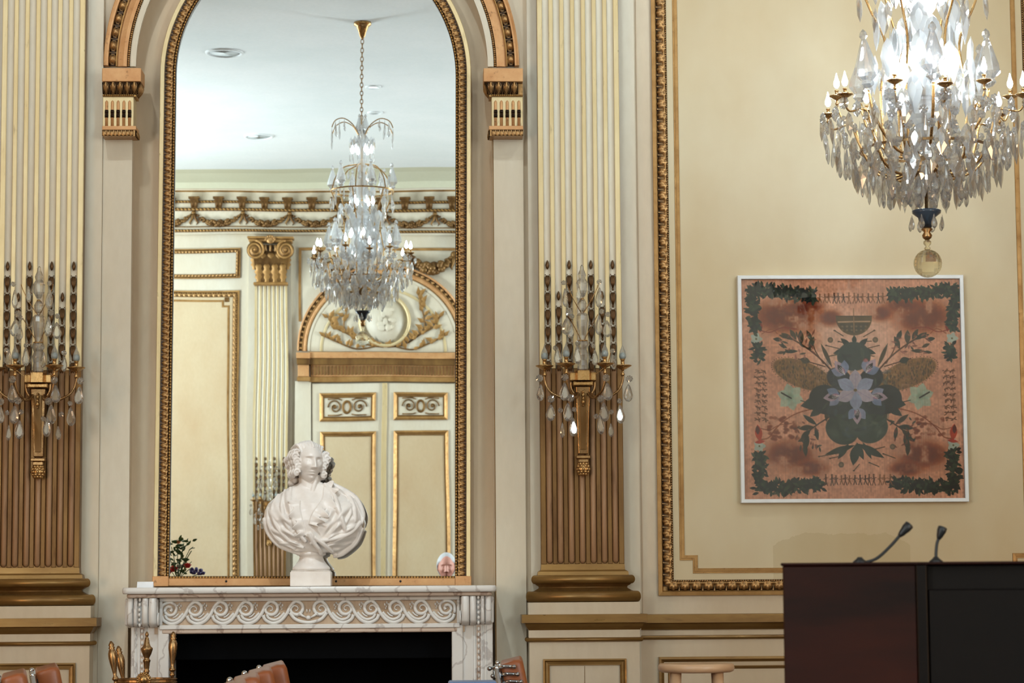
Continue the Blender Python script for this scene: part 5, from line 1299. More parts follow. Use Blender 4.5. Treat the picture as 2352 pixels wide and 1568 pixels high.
    # inner plates and spires standing on the ring
    for k in range(6):
        a = 2*PI*k/6+.2; P('crystal_spire', SPIRE, 162, 400, a, 0, 1.75); P('crystal_plate', KITE, 118, 400, a+.5, 0, 1.25); P('crystal_plate', KITE, 110, 475, a, 0, 1.1)
        m = MB(); m.tube([(r_*U*cos(a), r_*U*sin(a), z_*U) for r_, z_ in crom([(20, 260), (80, 262), (140, 330), (160, 396)], 5)], 3.6*U, 6); m.build('spire_arm', BRASSB, g)
        m = MB(); m.tube([(r_*U*cos(a+.5), r_*U*sin(a+.5), z_*U) for r_, z_ in crom([(92, 262), (100, 400), (86, 520), (118, 600), (146, 672)], 6)], 3*U, 6); m.build('upright', BRASSB, g)
    # centre column of stacked glass
    pr = []
    for i in range(34):
        z_ = 262+11*i; r_ = 22+15*abs(sin(i*.52))+(4 if i % 2 else 0); pr.append((r_*U, z_*U))
    m = MB(); m.lathe(pr, 12, sm=False); m.build('crystal_column', CRYSG, g)
    # upper tier
    m = MB(); m.sweep([(146*U*cos(t), 146*U*sin(t)) for t in np.linspace(0, 2*PI, 41)[:-1]], [(-2*U, -3*U), (2*U, -3*U), (2*U, 3*U), (-2*U, 3*U), (-2*U, -3*U)], lambda a, b, w_: (a, b, 676*U+w_), True); m.build('upper_hoop', BRASSB, g)
    for k in range(6):
        a = 2*PI*k/6+.1; P('crystal_spire', SPIRE, 142, 680, a, 0, 1.5); P('crystal_prism', PRISM, 150, 670, a+.2, 0, 1.25); P('crystal_plate', KITE, 148, 640, a+.6, 0, 1.0)
        m = MB(); m.tube([(r_*U*cos(a+.5), r_*U*sin(a+.5), z_*U) for r_, z_ in crom([(146, 676), (130, 730), (90, 778), (22, 796)], 6)], 3*U, 6); m.build('crown_rib', BRASSB, g)
    for k in range(10):
        a = 2*PI*k/10; P('crystal_prism', PRISM, 118, 720, a, 0, 1.15); P('crystal_pendant', PEARL, 92, 760, a+.3, 0, 1.2); P('crystal_plate', KITE, 108, 610, a+.3, 0, .95); P('crystal_prism', PRISM, 74, 560, a+.1, 0, 1.2)
    for k in range(6):
        a = 2*PI*k/6; put('lit_bulb', FLAME, g, (62*U*cos(a+.3), 62*U*sin(a+.3), 455*U), (0, 0, 0), 1.5); put('lit_bulb', FLAME, g, (52*U*cos(a), 52*U*sin(a), 610*U), (0, 0, 0), 1.5); put('lit_bulb', FLAME, g, (44*U*cos(a), 44*U*sin(a), 840*U), (0, 0, 0), 1.5)
    m = MB(); m.lathe([(24*U, 640*U), (30*U, 700*U), (16*U, 760*U), (26*U, 790*U), (12*U, 820*U), (32*U, 870*U), (20*U, 930*U), (8*U, 960*U)], 12, sm=False); m.build('upper_column', CRYSG, g)
    for k in range(12):
        a = 2*PI*k/12; P('crystal_plate', KITE, 54, 920, a, 0, 1.0); P('crystal_prism', PRISM, 58, 850, a+.2, 0, .8)
    for k in range(6):
        a = 2*PI*k/6+.4; ar = crom([(14, 925), (46, 975), (95, 1000), (140, 985), (160, 950)], 6)
        m = MB(); m.tube([(r_*U*cos(a), r_*U*sin(a), z_*U) for r_, z_ in ar], 2.6*U, 5); m.build('crown_spray', BRASSB, g)
        for r_, z_, me_, nm, s_ in ((160, 948, PRISM, 'crystal_prism', 1.2), (140, 980, PEARL, 'crystal_pendant', 1.3), (118, 990, PRISM, 'crystal_prism', 1.2), (92, 996, PEARL, 'crystal_pendant', 1.1)): P(nm, me_, r_, z_, a, 0, s_)
    for r_, z_, n_, s_ in ((92, 440, 8, 1.5), (120, 520, 8, 1.45), (72, 560, 7, 1.4), (104, 600, 8, 1.3), (60, 690, 6, 1.2), (128, 462, 9, 1.1)):
        for k in range(n_): P('large_plate', KITEG, r_+R.uniform(-8, 8), z_+R.uniform(-18, 18), 2*PI*(k+R.random()*.6)/n_, 0, s_)
    for k in range(3): P('crystal_spire', SPIRE, 16, 935, k*2.1, 0, 1.2)
    # chain and ceiling rose
    zt = (HC-zball)/sc_; z_ = 1000*U; k = 0; cl = .040
    while z_ < zt-.10:
        m_ = _link(); put('chain_link', m_, g, (0, 0, z_), (0, 0, (k % 2)*PI/2)); z_ += cl*.78; k += 1
    m = MB(); m.lathe([(.008, zt-.12), (.02, zt-.10), (.028, zt-.07), (.045, zt-.03), (.062, zt-.02), (.062, zt)], 24); m.build('ceiling_rose', BRASSB, g)
    return g
_lk = []
def _link():
    if not _lk:
        m = MB(); pts = [(.010*cos(t), 0, .02+.020*sin(t)) for t in np.linspace(0, 2*PI, 13)]; m.tube(pts, .0032, 6); _lk.append(mesh_only(m, 'chain_link', BRASS))
    return _lk[0]
c1 = W(2131, 605, -1.4); chandelier('crystal_chandelier', 'lit crystal chandelier hanging in front of the honey-coloured panel, above the framed scarf', c1[0], -1.4, c1[1], .26, 5)
yv2 = CAMY+18.3; c2 = W(832, 775, yv2); chandelier('crystal_chandelier', 'lit crystal chandelier hanging in the middle of the hall, seen in the arched mirror', c2[0], 2*YM-yv2, c2[1], .1, 9, 1.058)

# ================================================================ wall sconces
DROPM = mesh_only(ring_pear(.042, .076), 'crystal_drop', CRYSW); RSM = mesh_only(rosette(.0175, 9), 'crystal_rosette', CRYSW)
def sconce(label, x, y, rz, dx):
    g = root('wall_sconce', label, 'sconce', (x, y, 0), rz, 'gilt bronze and crystal sconces')
    Y0 = PF-.005; s_ = (10.2+PF-.12)/F
    def X(px): return (px-1340)*s_
    def Z(py, Y=Y0-.1): return WZ(1340, py, Y)
    # tapering stem
    def block(m, wa, wb, za, zb, ya, yb):
        m.add([(-wa, ya, za), (wa, ya, za), (wa, 0-.0+Y0, za), (-wa, Y0, za), (-wb, yb, zb), (wb, yb, zb), (wb, Y0, zb), (-wb, Y0, zb)], [(0,1,5,4),(1,2,6,5),(3,0,4,7),(4,5,6,7),(0,3,2,1)])
    m = MB(); block(m, .020, .030, Z(1040), Z(885), Y0-.03, Y0-.055); m.build('stem', BRASS, g, bevel=.003)
    m = MB(); block(m, .012, .017, Z(1030), Z(900), Y0-.034, Y0-.060); m.build('stem_panel', GILTD, g, bevel=.002)
    m = MB()
    for k, (py, r_) in enumerate(((898, .005), (905, .008), (913, .006), (921, .008), (929, .004))): m.sphere((0, Y0-.062, Z(py)), (r_, .006, r_*1.2), 8, 6)
    m.build('stem_husks', BRASSB, g)
    m = MB(); m.box(-.030, .030, Y0-.04, Y0, Z(1051), Z(1043), 0, .003); m.box(-.022, .022, Y0-.032, Y0, Z(1060), Z(1051), 0, .003); m.build('stem_foot', BRASS, g)
    m = MB(); m.sphere((0, Y0-.022, Z(1074)), (.026, .022, .030), 12, 10)
    for i in range(5):
        for k in range(8):
            a = 2*PI*(k+.5*(i % 2))/8; t = -.9+.42*i; m.sphere((.024*cos(t)*cos(a), Y0-.022+.02*cos(t)*sin(a), Z(1074)+.028*sin(t)), (.007, .007, .008), 6, 4)
    m.build('pine_cone', BRASSB, g)
    m = MB(); m.box(X(1316), X(1364), Y0-.075, Y0, Z(884), Z(874), 0, .004); m.box(X(1309), X(1371), Y0-.065, Y0, Z(872), Z(853), 0, .003); m.add([(X(1327), Y0-.095, Z(872)), (X(1354), Y0-.095, Z(872)), (X(1360), Y0-.06, Z(872)), (X(1321), Y0-.06, Z(872)), (X(1327), Y0-.095, Z(850)), (X(1354), Y0-.095, Z(850)), (X(1360), Y0-.06, Z(850)), (X(1321), Y0-.06, Z(850))], [(0,1,5,4),(1,2,6,5),(3,0,4,7),(4,5,6,7),(0,3,2,1)]); m.build('bracket_box', BRASSB, g)
    m = MB()
    for sx in (-1, 1): m.tube(crom([(sx*.050, Y0-.05, Z(873)), (sx*.048, Y0-.05, Z(890)), (sx*.036, Y0-.048, Z(902)), (sx*.024, Y0-.045, Z(908))], 4), .006, 6)
    m.build('side_scrolls', BRASS, g)
    # glass baluster
    def seg(nm, pr, n=10): m = MB(); m.lathe([(r_*s_, Z(py, Y0-.06)) for r_, py in pr], n, (0, Y0-.06, 0), 1, sm=False); m.build(nm, CRYSW, g)
    seg('glass_baluster', [(12, 848), (13, 840), (11, 828), (14, 815), (10, 803), (15, 792), (12, 784)]); seg('glass_baluster', [(8, 781), (9, 770), (13, 750), (15, 735), (14, 724), (9, 719)]); seg('glass_baluster', [(5, 716), (10, 708), (11, 697), (6, 688)])
    seg('glass_finial', [(5, 682), (13, 668), (14, 650), (8, 640), (10, 632), (5, 620), (4, 612), (1, 608)])
    m = MB(); m.lathe([(11*s_, Z(784, Y0-.06)), (12.5*s_, Z(782.5, Y0-.06)), (11*s_, Z(781, Y0-.06))], 16, (0, Y0-.06, 0)); m.lathe([(4*s_, Z(688)), (6*s_, Z(686)), (3*s_, Z(682))], 12, (0, Y0-.06, 0)); m.build('baluster_rings', BRASSB, g)
    # four candle arms
    for ex, ey, yy in ((-90, 840, -.10), (-42, 835, -.17), (47, 835, -.17), (91, 840, -.10)):
        zc = Z(ey, Y0+yy); sx = 1 if ex > 0 else -1
        pts = crom([(sx*.022, Y0-.05, Z(900)), (ex*s_*.45, Y0-.05+yy*.4, Z(914)), (ex*s_*.85, Y0-.02+yy*.8, Z(900)), (ex*s_, Y0+yy, Z(872)), (ex*s_, Y0+yy, zc-.012)], 5)
        m = MB(); m.tube(pts, [.0065*(1-.3*i/20) for i in range(len(pts))], 7); m.build('candle_arm', BRASS, g)
        put('drip_pan', CUP, g, (ex*s_, Y0+yy, zc), (0, 0, 0), 1.28)
        m = MB(); m.lathe([(.010, 0), (.0145, .008), (.0150, .018), (.0115, .034), (.005, .048), (.0015, .060), (.0003, .066)], 12, (ex*s_, Y0+yy, zc+.027)); m.build('bulb', BULBG, g, 'clear flame-shaped glass bulb')
        m = MB(); m.lathe([(.008, 0), (.0125, .006), (.0125, .014), (.008, .022), (.003, .026)], 10, (ex*s_, Y0+yy, zc+.029)); m.build('bulb_base', FROST, g)
    # thin wires carrying the upper drops
    for sx in (-1, 1):
        m = MB(); m.tube(crom([(0, Y0-.06, Z(720)), (sx*.035, Y0-.09, Z(690)), (sx*.058, Y0-.10, Z(664)), (sx*.066, Y0-.11, Z(650))], 5), .0018, 5); m.tube(crom([(0, Y0-.06, Z(784)), (sx*.04, Y0-.09, Z(745)), (sx*.062, Y0-.11, Z(722))], 5), .0018, 5); m.tube(crom([(sx*.05, Y0-.06, Z(860)), (sx*.10, Y0-.08, Z(835)), (sx*.118, Y0-.10, Z(800))], 5), .0018, 5); m.build('drop_wire', BRASSB, g)
    for px_, py_ in ((1305,717),(1293,649),(1375,647),(1380,715),(1324,788),(1360,794),(1274,799),(1406,806),(1294,866),(1389,868),(1237,868),(1444,870),(1263,916),(1307,914),(1376,916),(1421,921),(1283,942),(1315,940),(1401,946),(1365,956),(1311,726),(1394,722)):
        big = py_ in (717, 866, 868, 870, 916, 914); yy = Y0-.14-.05*(abs(px_-1340) < 60); put('crystal_rosette', RSM, g, (X(px_), yy, Z(py_, yy)), (random.uniform(-.3, .3), random.uniform(0, 1), random.uniform(-.4, .4)), .95 if big else .68)
    for px_, py_, w_, h_ in ((1240,901,52,110),(1293,899,66,118),(1391,899,66,118),(1442,903,62,115),(1263,947,64,110),(1300,946,64,120),(1382,946,66,125),(1422,951,60,125),(1311,980,60,125),(1374,974,52,130),(1287,987,34,100),(1398,988,36,90),(1300,749,75,115),(1374,746,50,130),(1392,755,60,110),(1296,683,40,120),(1376,683,50,130),(1323,814,52,125),(1363,821,44,105),(1279,817,46,120),(1407,831,40,100),(1327,672,34,110),(1310,760,44,100)):
        yy = Y0-.135-.05*(abs(px_-1340) < 60); sw_ = w_/2.8*s_/.042; sh = h_/2.8*s_/.076
        put('crystal_drop', DROPM, g, (X(px_), yy, Z(py_-h_/5.6, yy)), (0, random.uniform(-.06, .06), random.uniform(-.35, .35)), (sw_, sw_*.9, sh))
    return g
sconce('gilt and crystal four-light sconce on the middle pilaster, between mirror and scarf panel', xr+(1340-1338)*s0, 0, 0, 0)
sconce('gilt and crystal four-light sconce on the pilaster left of the fireplace', WX(93, 850, PF), 0, 0, 0)
sconce('gilt and crystal sconce on the rear wall pilaster, seen in the mirror beside the bust', xv, RY, PI, 0)

# ================================================================ fire irons
ty = -.62
def TX(px, py=1520): return WX(px, py, ty)
def TZ(py): return WZ(337, py, ty)
sx_ = (10.2+ty)/F
ft = root('fire_iron_stand', 'brass fire iron stand with urn finial, ring rail and hanging tools by the left jamb', 'fire irons', (TX(337), ty, 0))
m = MB(); pr = [(1.5, 1450), (3, 1453), (4.5, 1457), (3, 1461), (2.5, 1463), (5, 1465), (4.5, 1468), (5.5, 1469), (6.5, 1478), (9, 1484), (13.5, 1488), (13.5, 1491), (10, 1502), (6, 1510), (6, 1513), (9, 1516), (8.5, 1518), (7, 1522), (6, 1534), (5, 1537), (7, 1541), (5, 1545), (5, 1560), (5, 1580), (8, 1584), (5, 1590)]
m.lathe([(r_*sx_, TZ(py)) for r_, py in pr]+[(.008, .10), (.02, .09), (.03, .06)], 24); m.build('finial_column', BRASS, ft)
m = MB(); m.lathe([(.001, .075), (.05, .07), (.09, .05), (.13, .03), (.14, .015), (.14, 0), (.001, 0)], 32); m.build('round_base', BRASS, ft)
m = MB(); R0 = 66*sx_; zt, zb = TZ(1557), TZ(1568)
m.sweep([(R0*cos(t), R0*sin(t)*.75) for t in np.linspace(0, 2*PI, 49)[:-1]], [(.004, zb), (-.003, zb), (-.006, zb+.003), (-.003, zb+.006), (-.003, zt-.006), (-.007, zt-.003), (-.003, zt), (.004, zt), (.004, zb)], lambda a, b, w_: (a, b, w_), True); m.build('ring_rail', BRASS, ft)
m = MB(); m.tube([(-R0, 0, zb+.008), (R0, 0, zb+.008)], .005, 8); m.tube([(0, -R0*.75, zb+.008), (0, R0*.75, zb+.008)], .005, 8); m.build('cross_bars', BRASS, ft)
m = MB(); yr = -R0*.75-.012; zc = TZ(1558); m.sphere((0, yr, zc), (.018, .012, .018), 14, 10); m.lathe([(.020, 0), (.024, .004), (.020, .008)], 18, (0, yr+.006, zc), ax='y')
for k in range(16): m.sphere((.024*cos(2*PI*k/16), yr, zc+.024*sin(2*PI*k/16)), (.0055, .006, .0055), 6, 5)
m.build('rosette_boss', BRASSB, ft)
def tool(px, py0, tilt, side, lab, head):
    g = MB(); h = (1545-1452)*sx_; x_ = TX(px)-TX(337); y_ = side; z0 = TZ(py0)-h
    pr = [(.003, h), (.0085, h-.008), (.012, h-.016), (.009, h-.022), (.014, h-.026), (.010, h-.031), (.013, h-.036), (.017, h-.048), (.0175, h-.065), (.014, h-.09), (.0085, h-.12), (.0065, h-.135), (.013, h-.146), (.0135, h-.15), (.008, h-.155), (.008, h-.163), (.012, h-.168), (.006, h-.175), (.0055, -.35)]
    g.lathe(pr, 16); 
    if head == 'poker': g.lathe([(.005, -.35), (.006, -.50), (.0005, -.54)], 8); g.tube([(0, 0, -.47), (.03, 0, -.49), (.035, 0, -.53)], .005, 6)
    if head == 'shovel': g.box(-.05, .05, -.012, -.006, -.54, -.38, 0, .003); g.box(-.05, -.046, -.012, .02, -.54, -.38); g.box(.046, .05, -.012, .02, -.54, -.38)
    if head == 'brush': g.lathe([(.02, -.35), (.028, -.38), (.03, -.42), (.04, -.54)], 16)
    if head == 'tongs': g.tube([(-.01, 0, -.35), (-.02, 0, -.45), (-.004, 0, -.54)], .004, 6); g.tube([(.01, 0, -.35), (.02, 0, -.45), (.004, 0, -.54)], .004, 6)
    o = g.build('fire_'+head, BRASS, None, loc=(TX(337)+x_, ty+y_, z0), rot=(0, tilt, 0)); tag(o, lab, 'fire iron'); return o
tool(268, 1470, -.13, -.02, 'brass-handled poker, leftmost tool hanging on the fire iron stand', 'poker')
tool(281, 1482, -.16, .07, 'brass-handled hearth brush behind the leftmost tool of the stand', 'brush')
tool(397, 1450, .02, -.02, 'brass-handled shovel hanging right of the urn finial, against the dark firebox', 'shovel')

# ================================================================ chairs
def chair_parts(label, loc, rz, studs=False, w_=.50):
    g = root('leather_chair', label, 'chair', loc, rz, 'tan leather chairs with chrome frames')
    # facing +x; width along y; back leans to -x
    m = MB(); n_ = 8; lean = .20; th = .076
    def cush(m, P, T_, hw, th, r_=.012):
        # P: list of (x,z) centre line; thickness th across, width 2hw along y, rounded ends
        prof = []
        for a in np.linspace(0, PI, 7): prof.append((th/2*cos(a)*1.0, hw-r_+r_*sin(a)))
        for a in np.linspace(PI, 2*PI, 7): prof.append((th/2*cos(a), -hw+r_+r_*sin(a)))
        vs = []; k = len(prof)
        for i, (x_, z_, s_) in enumerate(P):
            j = min(i+1, len(P)-1); i0 = max(i-1, 0); tx, tz = P[j][0]-P[i0][0], P[j][1]-P[i0][1]; l_ = math.hypot(tx, tz); nx, nz = tz/l_, -tx/l_
            for u, v in prof: vs.append((x_+nx*u*s_, v*(.94+.06*s_), z_+nz*u*s_))
        fs = [(i*k+q_, i*k+(q_+1) % k, (i+1)*k+(q_+1) % k, (i+1)*k+q_) for i in range(len(P)-1) for q_ in range(k)]
        fs += [tuple(range(k))[::-1], tuple((len(P)-1)*k+q_ for q_ in range(k))]; m.add(vs, fs, 0, True)
    zt = .885
    back = [(-.20, .43, .7), (-.205, .45, 1), (-.225, .55, 1), (-.25, .68, 1), (-.275, .80, 1), (-.290, zt-.012, 1), (-.292, zt-.004, .93), (-.293, zt, .8)]
    cush(m, back, 0, w_/2, th); m.build('backrest', LEATHER, g)
    m = MB(); cush(m, [(-.20, .43, .5), (-.19, .43, 1), (0, .45, 1), (.2, .455, 1), (.235, .452, .8), (.245, .45, .3)], 0, w_/2, .07); m.build('seat', LEATHER, g)
    m = MB(); cush(m, [(-.238, .46, 1), (-.262, .57, 1), (-.290, .70, 1), (-.318, .82, 1), (-.326, zt-.03, 1)], 0, w_/2-.006, .014, .006); m.build('back_shell', DARKR, g)
    for sy in (-1, 1):
        y_ = sy*(w_/2+.012)
        m = MB(); m.tube([(-.338, y_*.96, zt-.02), (-.30, y_, .66), (-.24, y_, .44), (-.30, y_, .02)], .011, 8); m.build('rear_leg', CHROME, g)
        m = MB(); m.tube(crom([(-.29, y_, .66), (-.1, y_, .665), (.17, y_, .66), (.215, y_, .63), (.22, y_, .45), (.23, y_, .02)], 4), .011, 8); m.build('front_leg', CHROME, g)
        m = MB(); m.sphere((-.338, y_*.96, zt-.018), .0095, 10, 8); m.build('tube_cap', CHROME, g)
    m = MB(); m.tube([(-.335, -w_/2, zt-.035), (-.335, w_/2, zt-.035)], .010, 8); m.build('top_bar', CHROME, g)
    if studs:
        for k in range(5):
            m = MB(); z_ = zt-.012-.024*k; x_ = -.295+.0052*k*2
            for sy in (-1, 1): m.tube([(x_-.065, -w_/2+.01, z_-.008), (x_-.02, -w_/2-.012, z_+.0), (x_+.012, -w_/2-.016, z_-.002)], .0052, 8); m.sphere((x_+.014, -w_/2-.016, z_-.002), .0075, 8, 6); m.sphere((x_-.066, -w_/2+.01, z_-.008), .008, 8, 6)
            m.build('chrome_link', CHROME, g)
    return g
# middle row: four chairs seen edge-on, receding to the right
labs = ['tan leather chair back before the firebox, highest and farthest right of its row of four', 'tan leather chair back before the firebox, second from the right in its row', 'tan leather chair back before the firebox, third from the right in its row', 'tan leather chair back before the firebox, lowest and leftmost of its row, barely showing']
for k in range(4):
    d = 8.05-.56*k; Y_ = CAMY+d; xx_ = WX(628-32*k, 1540, Y_); chair_parts(labs[k], (xx_+.292, Y_+.02, 0), math.radians(4.4))
for k, lb in enumerate(['tan leather chair back at the left, the taller of two by the pedestal panel', 'tan leather chair back touching the left photo edge']):
    d = 8.0-.56*k; Y_ = CAMY+d; xx_ = WX(107-76*k, 1540, Y_); chair_parts(lb, (xx_+.292, Y_+.02, 0), math.radians(9.4))
Y_ = CAMY+8.1; xx_ = WX(1174, 1540, Y_); chair_parts('tan leather chair edge with a row of chrome link ends, right of the fireplace', (xx_+.292, Y_, 0.007), math.radians(-2), True)
# blue stand
Y_ = CAMY+7.6; m = MB(); x0, x1, zt = WX(1030, 1564, Y_), WX(1140, 1564, Y_), WZ(1085, 1563.5, Y_); bs = root('blue_side_table', 'pale blue table top edge in front of the right fireplace jamb', 'table', ((x0+x1)/2, Y_, 0)); hw_ = (x1-x0)/2
m.box(-hw_, hw_, -.08, .08, zt-.02, zt, 0, .004); m.build('table_top', BLUE, bs); m = MB(); m.tube([(0, 0, .01), (0, 0, zt-.02)], .012, 10); m.lathe([(.10, 0), (.10, .008), (.02, .014)], 24); m.build('pedestal', CHROME, bs)

# ================================================================ stool
Y_ = -1.5; sq = (10.2+Y_)/F; xx_ = WX(1599, 1530, Y_); zt = WZ(1599, 1523, Y_); R0 = 87.5*sq
st_ = root('wooden_stool', 'round pale beech stool in front of the dado, left of the lectern', 'stool', (xx_, Y_, 0))
m = MB(); m.lathe([(R0*.9, zt-.031), (R0*.97, zt-.027), (R0, zt-.016), (R0*.985, zt-.006), (R0*.95, zt), (R0*.6, zt-.003), (.001, zt-.005)], 48); m.build('seat', BEECH, st_)
for a in (.65, 2.35, 3.8, 5.5):
    m = MB(); m.tube([(R0*.72*cos(a), R0*.72*sin(a), zt-.025), (R0*.98*cos(a), R0*.98*sin(a), 0.0)], [.019, .015], 14); m.build('leg', BEECH, st_)
m = MB(); rr_ = R0*.88; m.tube([(rr_*cos(t), rr_*sin(t), .28) for t in np.linspace(0, 2*PI, 33)], .009, 8); m.build('foot_ring', BEECH, st_)

# ================================================================ lectern
Y_ = -5.0; lx0 = WX(1799, 1400, Y_); lxm = WX(2113, 1400, Y_); zt = WZ(1900, 1294, Y_); lx1 = lxm+.52
lec = root('lectern', 'dark mahogany lectern with two gooseneck microphones at the lower right', 'lectern', (lx0, Y_, 0), math.radians(-9))
def LX(v): return v-lx0
zt = WZ(1799, 1299, Y_)
m = MB(); m.box(0, LX(lxm)-.012, 0, .50, 0, zt, 0, .003); m.build('side_cabinet', MAHOG, lec)
m = MB(); m.box(LX(lxm)-.012, LX(lxm)+.010, -.004, .50, 0, zt, 0, .002); m.build('corner_post', MAHOGD, lec)
m = MB(); m.box(LX(lxm)+.010, LX(lx1), .02, .50, 0, zt, 0, .003); m.build('front_panel', MAHOGD, lec)
m = MB(); b0 = WZ(2200, 1352, Y_); m.box(LX(lxm)+.012, LX(lx1)-.02, .006, .021, .1, b0, 0, .003); m.build('inset_panel', MAHOGD, lec)
m = MB(); m.box(-.004, LX(lx1)+.004, -.006, .505, zt, zt+.006, 0, .002); m.build('top_board', MAHOG, lec)
def mic(lab, base, pts, hd, Y2):
    X_ = lambda px, py: WX(px, py, Y2); Z_ = lambda px, py: WZ(px, py, Y2)
    x0_, z0_ = X_(*base), zt+.006; g = root('gooseneck_microphone', lab, 'microphone', (x0_, Y2, z0_)); 
    p = crom([(0, 0, 0)]+[(X_(*q_)-x0_, 0, Z_(*q_)-z0_) for q_ in pts], 5); m = MB(); m.tube(p, .0036, 10); m.build('gooseneck', BLACK, g)
    a = Vector(p[-1]); dr_ = (a-Vector(p[-6])).normalized(); l_ = hd; q_ = [a-dr_*.004, a, a+dr_*l_*.15, a+dr_*l_*.35, a+dr_*l_*.6, a+dr_*l_*.95, a+dr_*l_]
    m = MB(); m.tube([tuple(v) for v in q_], [.004, .006, .0075, .0085, .0105, .0105, .007], 14); m.build('head', BLACK, g)
    m = MB(); m.lathe([(.016, 0), (.016, .004), (.008, .01), (.005, .014)], 16); m.build('base', BLACK, g)
mic('black gooseneck microphone bending to the right over the left side of the lectern', (1975, 1296), [(2012, 1283), (2045, 1254), (2068, 1228)], .033, Y_+.20)
mic('shorter upright black gooseneck microphone near the middle of the lectern', (2150, 1295), [(2150, 1270), (2152, 1248), (2157, 1234)], .026, Y_+.24)

# ================================================================ bouquet and listener, seen only in the mirror
yv3 = CAMY+16.0; bx_ = WX(408, 1300, yv3); by_ = 2*YM-yv3; bz = WZ(408, 1326, yv3)
pdz = bz-.20
pd = root('flower_stand', 'slim round pedestal table under the rose bouquet', 'table', (bx_, by_, 0)); m = MB(); m.lathe([(.16, 0), (.16, .02), (.05, .05), (.025, .08), (.025, pdz-.06), (.06, pdz-.025), (.15, pdz-.02), (.16, pdz-.01), (.16, pdz)], 32); m.build('pedestal', MAHOG, pd)
bq = root('rose_bouquet', 'vase of coral and peach roses with green leaves, in the mirror', 'flowers', (bx_, by_, pdz+.001))
m = MB(); m.lathe([(.045, 0), (.06, .02), (.07, .08), (.05, .14), (.045, .17), (.055, .19), (.05, .19), (.04, .17)], 24); m.build('vase', simple('grey_glazed_vase', S(120, 128, 136), .25), bq)
def rose(c, r_, mat):
    m = MB(); R = random.Random(hash(round(c[0]*1000)))
    for k in range(14):
        a = k*2.4; rr = r_*(.15+.75*k/14); 
        vs = []; 
        for i in range(4):
            for j in range(4):
                u = (j/3-.5)*1.5; t = i/3; q_ = rr*(.6+.55*t); vs.append((c[0]+q_*cos(a+u), c[1]+q_*sin(a+u), c[2]-r_*.5+r_*1.15*t*(1-.35*k/14)-.12*r_*abs(u)))
        m.add(vs, [(i*4+j, i*4+j+1, i*4+j+5, i*4+j+4) for i in range(3) for j in range(3)], 0, True)
    m.sphere((c[0], c[1], c[2]-r_*.1), r_*.4, 8, 6); return m.build('rose', mat, bq)
qv = 16.0/F
for (px_, py_, r_, mt_) in ((398, 1306, 11, ROSE), (431, 1298, 9, ROSE), (410, 1243, 6, ROSEO), (386, 1312, 9, ROSE), (412, 1300, 8, WHITEF)):
    rose(((px_-408)*qv, random.uniform(-.04, .04), WZ(px_, py_, yv3)-pdz), r_*qv*1.15, mt_)
m = MB(); R = random.Random(5)
for k in range(16):
    a = (R.uniform(-22, 34)*qv, R.uniform(-.06, .06), WZ(408, R.uniform(1245, 1310), yv3)-pdz); m.tube(crom([(0, 0, .17), (a[0]*.5, a[1]*.5, .17+(a[2]-.17)*.6), a], 4), .0025, 5)
m.build('stems', LEAFG, bq)
lm = MB(); lm.add([(0, 0, 0), (.014, 0, .02), (.010, 0, .045), (0, .004, .062), (-.010, 0, .045), (-.014, 0, .02), (0, .006, .03)], [(0, 1, 6), (1, 2, 6), (2, 3, 6), (3, 4, 6), (4, 5, 6), (5, 0, 6)]); lme = mesh_only(lm, 'leaf', LEAFG)
for k in range(70): put('leaf', lme, bq, (R.gauss(4, 13)*qv, R.uniform(-.07, .07), WZ(408, R.uniform(1238, 1318), yv3)-pdz), (R.uniform(-1.5, 1.5), R.uniform(-1.5, 1.5), R.uniform(0, 6)), R.uniform(.5, .95))
for k in range(16): 
    m = MB(); m.sphere((R.uniform(28, 62)*qv, R.uniform(-.05, .05), WZ(440, R.uniform(1305, 1320), yv3)-pdz), .012, 6, 5); m.build('violet_floret', LILAC, bq)
m = MB(); m.tube(crom([(0, 0, .17), (.06, 0, .19), (.14, 0, WZ(440, 1318, yv3)-pdz), (.18, 0, WZ(440, 1314, yv3)-pdz)], 4), .003, 5); m.build('floret_stem', LEAFG, bq)
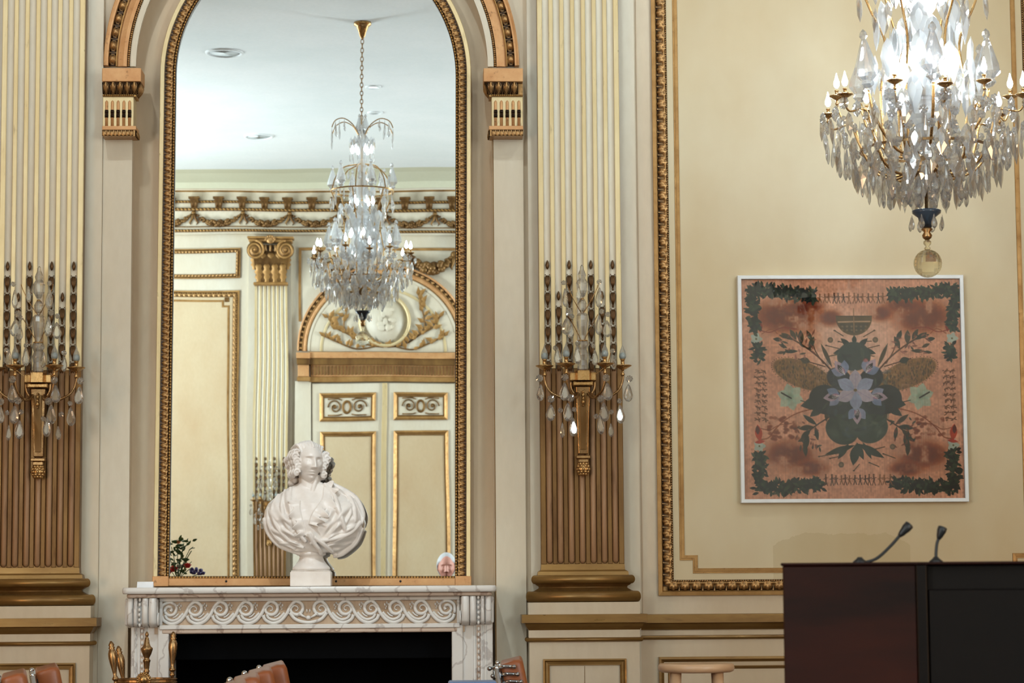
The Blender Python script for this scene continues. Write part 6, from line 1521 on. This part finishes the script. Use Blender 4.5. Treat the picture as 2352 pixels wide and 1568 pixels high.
# seated listener
yv4 = CAMY+22.0; hx = WX(1024, 1300, yv4); hy = 2*YM-yv4; hz = WZ(1024, 1303, yv4)
pr_ = root('person', 'seated grey-haired person in a dark jacket, only the head showing in the mirror', 'person', (hx, hy, 0), PI)
hm = MB(); head_mesh(hm); hm.v = [(a*1.25, b*1.22-.02, c*1.25+hz) for a, b, c in hm.v]
hm.tube([(0, .0, hz-.06), (0, .01, hz-.14), (0, .02, hz-.20)], [.052, .055, .08], 14)
for sx in (-1, 1): hm.sphere((sx*.074, .0, hz), (.012, .02, .032), 8, 6)
for sx in (-1, 1):     # hands resting on the thighs, five fingers each
    hm.sphere((sx*.13, -.44, .60), (.042, .05, .018), 12, 8)
    for k in range(4): hm.tube([(sx*(.105+.017*k), -.47, .602), (sx*(.103+.018*k), -.51, .60), (sx*(.103+.018*k), -.54+.006*abs(k-1.5), .588)], [.009, .0085, .007], 8)
    hm.tube([(sx*.095, -.44, .60), (sx*.075, -.465, .598), (sx*.068, -.495, .592)], [.011, .010, .008], 8)
hm.build('body', SKIN, pr_)
m = MB(); m.sphere((0, .012, hz+.022), (.090, .108, .112), 20, 14); 
for k in range(len(m.v)):
    a = m.v[k]
    if a[1] < -.03 and a[2] < hz+.045: m.v[k] = (a[0]*.9, a[1]+.06, a[2])
m.build('hair', HAIRW, pr_)
m = MB(); P_ = [(0, .03, .50), (0, .04, .62), (0, .04, .80), (0, .03, hz-.30), (0, .02, hz-.22), (0, .015, hz-.175)]
m.lathe([(.17, .46), (.185, .55), (.17, .68), (.19, .85), (.215, hz-.36), (.20, hz-.27), (.12, hz-.20), (.06, hz-.165)], 28, (0, .04, 0), .62)
for sx in (-1, 1): m.tube(crom([(sx*.17, .03, hz-.26), (sx*.23, .02, hz-.40), (sx*.24, -.05, .72), (sx*.19, -.26, .64), (sx*.14, -.40, .60)], 4), [.07]*4+[.06]*6+[.048]*7, 12)
m.build('jacket', SHIRT, pr_)
m = MB()
for sx in (-1, 1): m.tube(crom([(sx*.09, .05, .53), (sx*.11, -.25, .54), (sx*.13, -.47, .52), (sx*.13, -.50, .35), (sx*.13, -.47, .08)], 4), [.09]*8+[.07]*4+[.05]*5, 12)
m.build('trousers', SHIRT, pr_)
m = MB()
for sx in (-1, 1): m.box(sx*.13-.045, sx*.13+.045, -.64, -.40, 0, .085, 0, .02)
m.build('shoes', BLACK, pr_)
chair_parts('tan leather chair carrying the seated listener at the rear of the hall', (hx, hy+.06, 0), PI/2)
